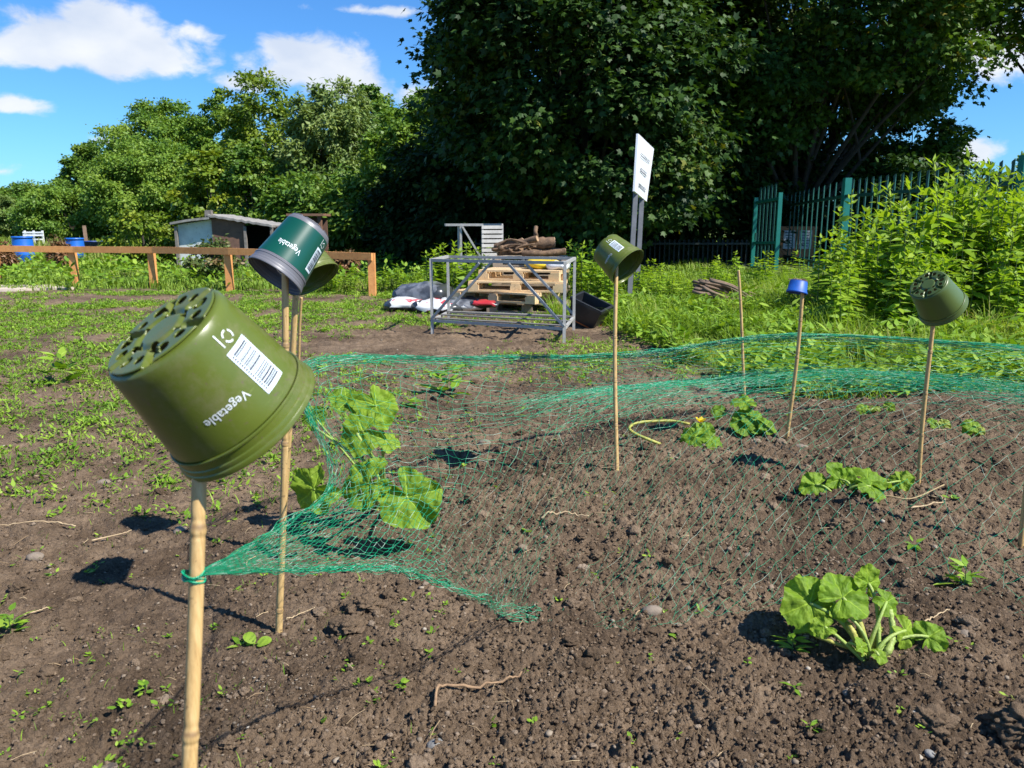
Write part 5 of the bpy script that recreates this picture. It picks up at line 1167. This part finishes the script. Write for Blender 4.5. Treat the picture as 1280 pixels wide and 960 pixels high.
squash((1082, 822), 'large wilting squash plant closest to the camera at lower right', [(1003, 758, 33, 215, .6, .8, .03), (1012, 733, 27, 160, 1.1, .35, .08), (1060, 742, 31, 30, 1.1, .5, .02), (1086, 722, 22, 80, .4, .5, .05), (1112, 756, 17, -50, .7, .5, .02), (1136, 792, 19, -40, .8, .7, .0), (1164, 804, 20, 30, .7, .8, 0), (1026, 784, 14, 190, 1, .4, -.02), (1076, 806, 11, 120, .8, .5, -.04), (1100, 838, 10, -40, .9, .4, -.05), (1048, 766, 13, 200, .7, .5, 0)], None, 5,
    extra=[([(1082, 818, 0), (1078, 790, -.01), (1066, 758, .01)], .0085, sqst), ([(1084, 820, 0), (1108, 816, -.02), (1116, 790, 0), (1112, 762, .02)], .0085, sqs), ([(1082, 820, 0), (1120, 822, -.01), (1150, 812, 0)], .006, sqst), ([(1080, 815, .02), (1050, 806, .0), (1020, 795, .02)], .005, sqst), ([(1078, 820, -.02), (1066, 790, -.02), (1060, 780, 0)], .008, sqst), ([(1088, 818, .02), (1096, 795, .02), (1103, 784, .02)], .0075, sqst)])
squash((1084, 522), 'yellowing squash seedling at the back of the bed behind the net', [(1078, 513, 9, 160, .8, .6, 0), (1096, 516, 9, 0, .8, .6, 0), (1112, 515, 7, 20, .8, .5, 0)], None, 6, yellow=True)
squash((1172, 540), 'yellowing squash seedling just right of the dark pot cane', [(1166, 528, 8, 160, .8, .6, 0), (1182, 530, 8, 30, .8, .6, 0)], None, 7, yellow=True)
squash((1216, 545), 'yellowing squash seedling farthest right at the back of the bed', [(1212, 532, 10, 150, .8, .6, 0), (1224, 536, 9, 10, .8, .6, 0), (1208, 540, 7, 200, .8, .6, 0)], None, 8, yellow=True)

# ================================================================== SEEDLINGS, STONES, TWIGS ONE CAN POINT AT
def weed(px, py, L, nl, label, seed, tpl=T_LANCE, lay=1):
    rs = np.random.RandomState(seed); b = G(px, py); b[2] = float(gz(b[0], b[1])); root = thing('weed_plant', label, 'weed', tuple(b)); mb = MB()
    for k in range(lay): rosettes(mb, rs, (b + [0, 0, .003 + k * L * .45])[None], nl, L * (1 - .15 * k), tpl, (0, .7), .002)
    mb.build('foliage', weedm, root); mb = MB(); mb.tube([b - [0, 0, .01], b + [0, 0, .004 + (lay - 1) * L * .45]], [.0016, .001], 6); mb.build('stem', stemm, root)
weed(14, 795, .05, 9, 'bushy bright green weed at the left picture edge', 1, T_LANCE, 3)
weed(305, 812, .026, 7, 'small weed rosette left of the bean seedling', 2)
weed(184, 873, .022, 5, 'little round leaved weed left of the front cane', 3, T_OVAL, 2)
weed(203, 604, .045, 8, 'green weed in the bare soil below the front pot base', 4, T_LANCE, 2)
weed(500, 868, .016, 5, 'lone seedling left of the bent twig', 5, T_OVAL, 2)
weed(1012, 914, .022, 6, 'seedling in the soil near the bottom right corner', 6)
weed(992, 868, .022, 6, 'seedling below the large wilting squash', 7)
weed(990, 815, .045, 8, 'nettle seedling left of the large wilting squash stem', 8, T_LANCE, 3)
weed(1205, 735, .05, 8, 'pale nettle seedling under the hanging net at right', 9, T_LANCE, 3)
weed(1140, 690, .035, 6, 'flat seedling between the two right squash plants', 10)
weed(560, 495, .14, 10, 'bright leafy weed behind the big squash plant', 11, T_LANCE, 3)
weed(512, 510, .07, 8, 'low pale weed beyond the upper squash leaves', 12, T_OVAL, 2)
weed(80, 480, .16, 10, 'tuft of bright weeds in the left field near the front pot', 13, T_LANCE, 3)
b = G(318, 812); b[2] = float(gz(b[0], b[1])); bs = thing('bean_seedling', 'bean seedling with two round pale green leaves right of the front cane', 'seedling', tuple(b)); rs = np.random.RandomState(2)
for px, py, a in ((312, 797, 120), (330, 802, 20)):
    mb = MB(); p = P(px, py, b[1] / ray(318, 812)[1]); n = 18; th = np.linspace(0, 2 * PI, n, endpoint=False); s = .018; X = nrm(RT * math.cos(R(a)) + np.array([0, .3, .25])); N = nrm(np.array([0, -.5, 1])); N = nrm(N - (N @ X) * X); Y = np.cross(N, X)
    V = np.array([p + s * (X * math.cos(t) + Y * .75 * math.sin(t) + N * -.15 * math.cos(2 * t)) for t in th]); mb.add(np.r_[V, [p]], np.array([[j, (j + 1) % n, n] for j in range(n)]), .8); mb.build('leaf', weedm, bs, True)
    mb = MB(); mb.tube(bez(b - [0, 0, .01], p - X * s * .8, b * .5 + p * .5 + [0, 0, .01], 6), .0012, 5); mb.build('stem', stemm, bs)
stonem = surf('pale stone', (.22, .175, .13), (.14, .108, .08), .85, 60, bump=.3, bscale=200); stoneg = surf('grey stone', (.22, .215, .20), (.14, .137, .13), .75, 60, bump=.3, bscale=200); stoneb = crumbm
for k, (px, py, rp, mt, lab) in enumerate([(815, 768, 13, stonem, 'pale oval stone in the middle of the bare soil'), (898, 718, 13, stoneb, 'brown stone near the middle right of the soil'), (550, 938, 14, stoneg, 'light grey stone at the bottom edge below the twig'),
        (1163, 945, 6, stoneg, 'small blue grey stone at the bottom right corner'), (935, 697, 8, stonem, 'small pale stone left of the large wilting squash'), (1208, 797, 10, stonem, 'pinkish stone right of the large wilting squash'), (607, 556, 9, stonem, 'pale stone in the soil behind the big squash leaf'),
        (226, 667, 9, stonem, 'flat pale stone left of the front cane'), (1060, 868, 8, stonem, 'pale pebble below the large wilting squash'), (280, 931, 11, stoneb, 'brown round stone right of the front cane foot'), (438, 790, 22, stoneb, 'big brown clod left of the net hem end'), (458, 762, 20, stoneb, 'big brown clod under the net hem'),
        (1052, 660, 16, stoneb, 'brown clod between the two right squash plants'), (1002, 561, 8, stonem, 'pale stone right of the leaning bare cane'), (1280, 915, 40, stoneb, 'large dark clod at the right picture edge'), (1165, 912, 26, stoneb, 'large clod left of the right edge clod'), (45, 700, 9, stonem, 'pale flat stone at the left near the pot shadow'), (130, 607, 8, stonem, 'white stone in the left field below the front pot')]):
    rs = np.random.RandomState(300 + k); b = G(px, py); s = rp * np.linalg.norm(b - CAM) / FPX; V, F = IC3; D_ = nrm(rs.normal(0, 1, (7, 3))); A_ = rs.uniform(-.35, .3, 7)
    f = 1 + (np.clip(V @ D_.T, 0, 1) ** 3 * A_).sum(1) + .05 * np.sin(V[:, 0] * 9 + k) * np.cos(V[:, 1] * 8); V = V * f[:, None] * np.array([1, .85, .62]) * s
    if mt is stoneb:
        V, F = IC5; V = rough_lump(V, rs, 1.25); f = 1 + (np.clip(nrm(V) @ D_.T, 0, 1) ** 3 * A_).sum(1)
        V = V * f[:, None] * np.array([1, .85, .6]) * s * .8
    mb = MB(); mb.add(V + b + [0, 0, s * .3], F); tag(mb.build('stone' if mt is not stoneb else 'soil_clod', mt, None, True, origin=tuple(b)), lab, 'stone' if mt is not stoneb else 'clod')
twm = surf('twig bark', (.30, .19, .10), (.20, .12, .065), .85, 60, bump=.3, bscale=200); drm = surf('dry stem', (.45, .34, .20), (.34, .24, .13), .85, 40)
def twig(pts, r_, mt, lab, dz=.008, name='twig'):
    q = np.array([G(px, py) for px, py in pts]); c = spline(q, 26); c[:, 2] = gz(c[:, 0], c[:, 1]).max() * .35 + np.maximum(gz(c[:, 0], c[:, 1]), terrain(c[:, 0], c[:, 1])) * .65 + dz
    mb = MB(); mb.tube(c, np.linspace(r_, r_ * .55, 26) * (1 + .12 * np.random.RandomState(int(pts[0][0])).normal(0, 1, 26)), 8); tag(mb.build(name, mt, None, True, origin=tuple(c[0])), lab, 'twig')
twig([(544, 897), (550, 878), (590, 872), (632, 864), (652, 858)], .0040, twm, 'bent brown twig lying on the soil at the bottom centre')
twig([(358, 781), (378, 772), (394, 764)], .0016, drm, 'thin dry stem at the foot of the sleeved pot cane')
twig([(676, 655), (705, 651), (736, 652)], .003, drm, 'straight pale stem on the soil in front of the netting')
twig([(95, 663), (68, 660), (-8, 664)], .003, drm, 'long straw at the left edge beyond the pot shadow')
twig([(30, 776), (62, 768)], .0025, drm, 'short grey stem left of the front cane by the pot shadow')
twig([(115, 680), (165, 668)], .0025, drm, 'straw stem left of the front cane below the far pot shadow')
twig([(1138, 640), (1180, 632), (1155, 622)], .003, drm, 'curled dry stem at the foot of the dark pot cane')
twig([(1148, 792), (1170, 776), (1186, 768)], .002, drm, 'fine dry stem right of the large wilting squash')
